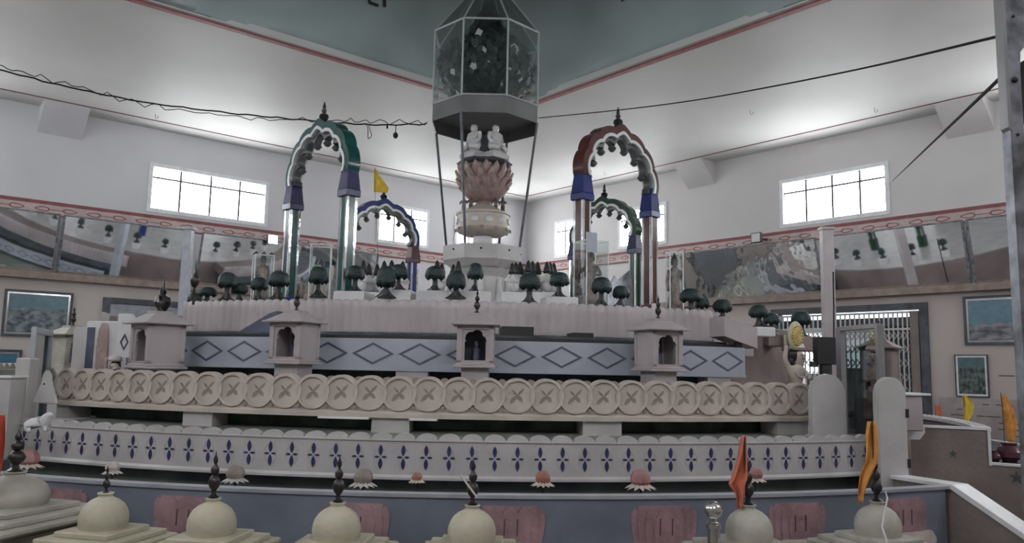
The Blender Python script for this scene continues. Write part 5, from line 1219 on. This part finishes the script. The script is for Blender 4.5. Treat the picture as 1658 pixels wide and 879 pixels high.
# spire finial in front of the left post and terrace finials
p = atY(318, 420, 6.9); q = atY(318, 497, 6.9); r = thing('thin_spire', 'thin dark spire with one ball standing at the left end of the top ledge', 'finial', (p.x, p.y, 2.12))
hh = p.z - 2.12; MB().lathe([(.012, -.03), (.012, .12), (.03, .14), (.04, .18), (.03, .22), (.012, .25), (.01, hh - .08), (.001, hh)], 12).obj('spire', 'bronze', r)
p = atY(263, 497, 7.0); r = thing('dark_dome_finial', 'dark round pot with spike rising behind the left corner shrine', 'finial', (p.x, p.y, 1.5))
b = p.z - 1.5
MB().lathe([(.03, 0), (.03, b - .04), (.055, b), (.075, b + .04), (.06, b + .09), (.02, b + .11), (.03, b + .135), (.012, b + .16), (.006, b + .24), (.001, b + .26)], 16).obj('pot', 'bronze', r)

# ------------------------------------------------------------------ steel pole, cables, lamps
p = atY(1645, 300, 3.0); x_ = p.x
pole = thing('steel_pole', 'galvanised steel pole with bracket at the right edge', 'pole', (x_, 3.0, 0))
MB().box((0, 0, 3.0), (.052, .052, 6.0), bevel=.006).obj('pole_tube', 'galvanised', pole, smooth=False); MB().box((0, 0, .01), (.2, .2, .02)).obj('base_plate', 'galvanised', pole, smooth=False)
z_ = atY(1650, 110, 3.0).z
mb = MB(); mb.prism([(.0, z_ - .02), (.035, z_ - .02), (.04, z_ + .06), (.07, z_ + .10), (.12, z_ + .12), (.16, z_ + .09), (.20, z_ + .02), (.23, z_ + .02), (.23, z_ + .28), (.20, z_ + .28), (.16, z_ + .34), (.09, z_ + .34), (.04, z_ + .28), (.0, z_ + .30)], -.012, .012); mb.obj('pole_bracket', 'galvanised', pole, smooth=False)
MB().box((.06, 0, z_ - .10), (.022, .03, .25)).obj('hanging_bar', 'black', pole, smooth=False)
MB().sphere((-.0, -.03, z_ - .06), .012).sphere((.0, -.03, z_ - .28), .006).sphere((.01, -.03, z_ + .2), .006).obj('bolt', 'black', pole)
MB().prism([(-.035, z_ - .25), (-.02, z_ - .27), (-.022, z_ + .6), (-.035, z_ + .6)], -.03, .02).obj('clear_tape', 'aluminium', pole, smooth=False)
def cable(name, label, pts, r_, cat='cable', mt='cable'):
    o = MB().tube(pts, r_, 6).obj(name, mt); return tag(o, label, cat)
def spline(P_, n=60, wob=0, seed=1):
    rd = random.Random(seed); out = []
    for i in range(n + 1):
        t = i / n * (len(P_) - 1); k = min(int(t), len(P_) - 2); f = t - k
        p0, p1, p2, p3 = P_[max(k - 1, 0)], P_[k], P_[k + 1], P_[min(k + 2, len(P_) - 1)]
        q = .5 * ((2 * p1) + (p2 - p0) * f + (2 * p0 - 5 * p1 + 4 * p2 - p3) * f * f + (3 * p1 - p0 - 3 * p2 + p3) * f ** 3)
        out.append(q + Vector((0, 0, wob * math.sin(i * 1.7 + seed) * rd.random())))
    return out
ca = [atY(-60, 95, 9.6), atY(0, 113, 9.9), atY(120, 143, 10.4), atY(250, 168, 10.8), atY(400, 186, 11.2), atY(515, 196, 11.4), atY(600, 202, 11.6), atY(691, 201, 11.7)]
cable('power_cable', 'thick black overhead cable from the left to the glass canopy', spline(ca, 70, .012, 2), .011)
cb = [q + Vector((0, .03, .05 * math.sin(i * 1.3) + .01)) for i, q in enumerate(ca)]
cable('power_cable', 'thinner black cable twisting around the thick left overhead cable', spline(cb, 90, .05, 5), .006)
cc_ = [atY(872, 191, 11.7), atY(1003, 178, 9.6), atY(1120, 163, 8.2), atY(1240, 142, 7.0), atY(1400, 110, 5.4), atY(1620, 58, 3.1)]
cable('power_cable', 'black overhead cable from the canopy to the steel pole', spline(cc_, 50), .007)
t_, zz = onR(1441, 298); e_ = TL @ Vector((.03, t_, zz))
cable('guy_wire', 'thin wire running from the steel pole down to the right window corner', [atY(1624, 122, 3.05), e_], .008)
t_, zz = onR(1340, 470); e_ = atY(1350, 560, 14.5); cable('thin_wire', 'thin vertical wire hanging in front of the right mirror and gate', [atY(1349, 440, 14.5), atY(1350, 500, 14.5), e_], .012)
p = atY(597, 203, 11.6); cable('cable_loop', 'small loop of black cable hanging between green arch and canopy', spline([p, p + Vector((.03, 0, -.10)), p + Vector((.05, 0, -.16)), p + Vector((.0, 0, -.20)), p + Vector((-.01, 0, -.05)), p + Vector((-.04, 0, .02))], 30), .006)
p = atY(641, 203, 11.6); r = thing('bulb_holder', 'black bulb holder hanging from the cable left of the canopy', 'lamp', (p.x, p.y, p.z))
MB().tube([(0, 0, 0), (.0, 0, -.12)], .006).tube([(-.13, 0, 0), (-.13, 0, -.05)], .014).obj('cord', 'cable', r); MB().lathe([(.015, -.11), (.035, -.13), (.04, -.17), (.02, -.20), (.002, -.205)], 12).obj('socket', 'black', r)
def flood(px, py, side, label, on):
    s_, z = (onL if side == 'L' else onR)(px, py, .46); q = TL @ (Vector((s_, .46, z)) if side == 'L' else Vector((.46, s_, z)))
    ang = math.degrees(math.atan2(DL.y, DL.x)) + 180 if side == 'L' else math.degrees(math.atan2(DR.y, DR.x))
    r = thing('flood_lamp', label, 'lamp', q, ang)
    MB().box((0, 0, 0), (.26, .07, .24), bevel=.01).box((0, .22, .0), (.05, .40, .04)).obj('lamp_body', 'black', r, smooth=False)
    MB().box((0, -.04, 0), (.22, .01, .20)).obj('lamp_face', 'lamp_glow' if on else 'marble_white', r, smooth=False); return r
flood(441, 388, 'L', 'glowing white floodlight on the wall left of the green arch', True)
flood(1225, 385, 'R', 'small unlit square floodlight on the right wall band', False)
# ceiling hooks
for px, py, lab in ((254, 185, 'small hook in the ceiling above the left large window'), (1418, 174, 'small hook in the ceiling above the right large window'), (1217, 178, 'small ceiling hook left of the right large window'), (858 + 122, 278, 'tiny ceiling hook seen inside the brown arch')):
    p = atZ(px, py, H); r = MB().tube([(-.03, 0, 0), (-.03, 0, -.09), (0, 0, -.12), (.03, 0, -.09), (.03, 0, -.05)], .007).obj('ceiling_hook', 'aluminium'); r.location = (p.x, p.y, p.z + .01); tag(r, lab, 'hook')
# dark pots and flags at the far right, in the outer channel
for px, py, s_, lab in ((1609, 724, .08, 'small dark red clay pot in the outer channel at the right edge'), (1634, 728, .14, 'large dark red clay pot in the outer channel under the orange flag')):
    p = atY(px, py, 9.35); r = thing('clay_pot', lab, 'pot', (p.x, p.y, .635))
    MB().lathe([(.5 * s_, 0), (.95 * s_, .4 * s_), (1.0 * s_, .8 * s_), (.75 * s_, 1.2 * s_), (.55 * s_, 1.35 * s_), (.65 * s_, 1.5 * s_), (.5 * s_, 1.5 * s_)], 20).obj('pot_body', 'capital_red', r)
p = atY(1627, 706, 9.6); flag('orange flag above the clay pots at the right edge', (p.x, p.y, .62), .80, [(-.02, .05, .78), (.0, .13, .60), (.0, .15, .40), (.03, .10, .22)], 'saffron', (-.02, 0), 7)
p = atY(1562, 684, 13.0); flag('yellow flag behind the curved white coping', (p.x, p.y, .0), 1.30, [(-.01, .06, 1.30), (.0, .16, 1.15), (-.01, .12, 1.0), (-.01, .03, .82)], 'yellow', (0, 0), 8)
p = atY(1515, 676, 14.0); flag('small faded orange flag near the gate post behind the curved coping', (p.x, p.y, .0), 1.1, [(-.01, .08, 1.1), (.0, .10, .95), (.0, .08, .8)], 'orange', (0, 0), 9)
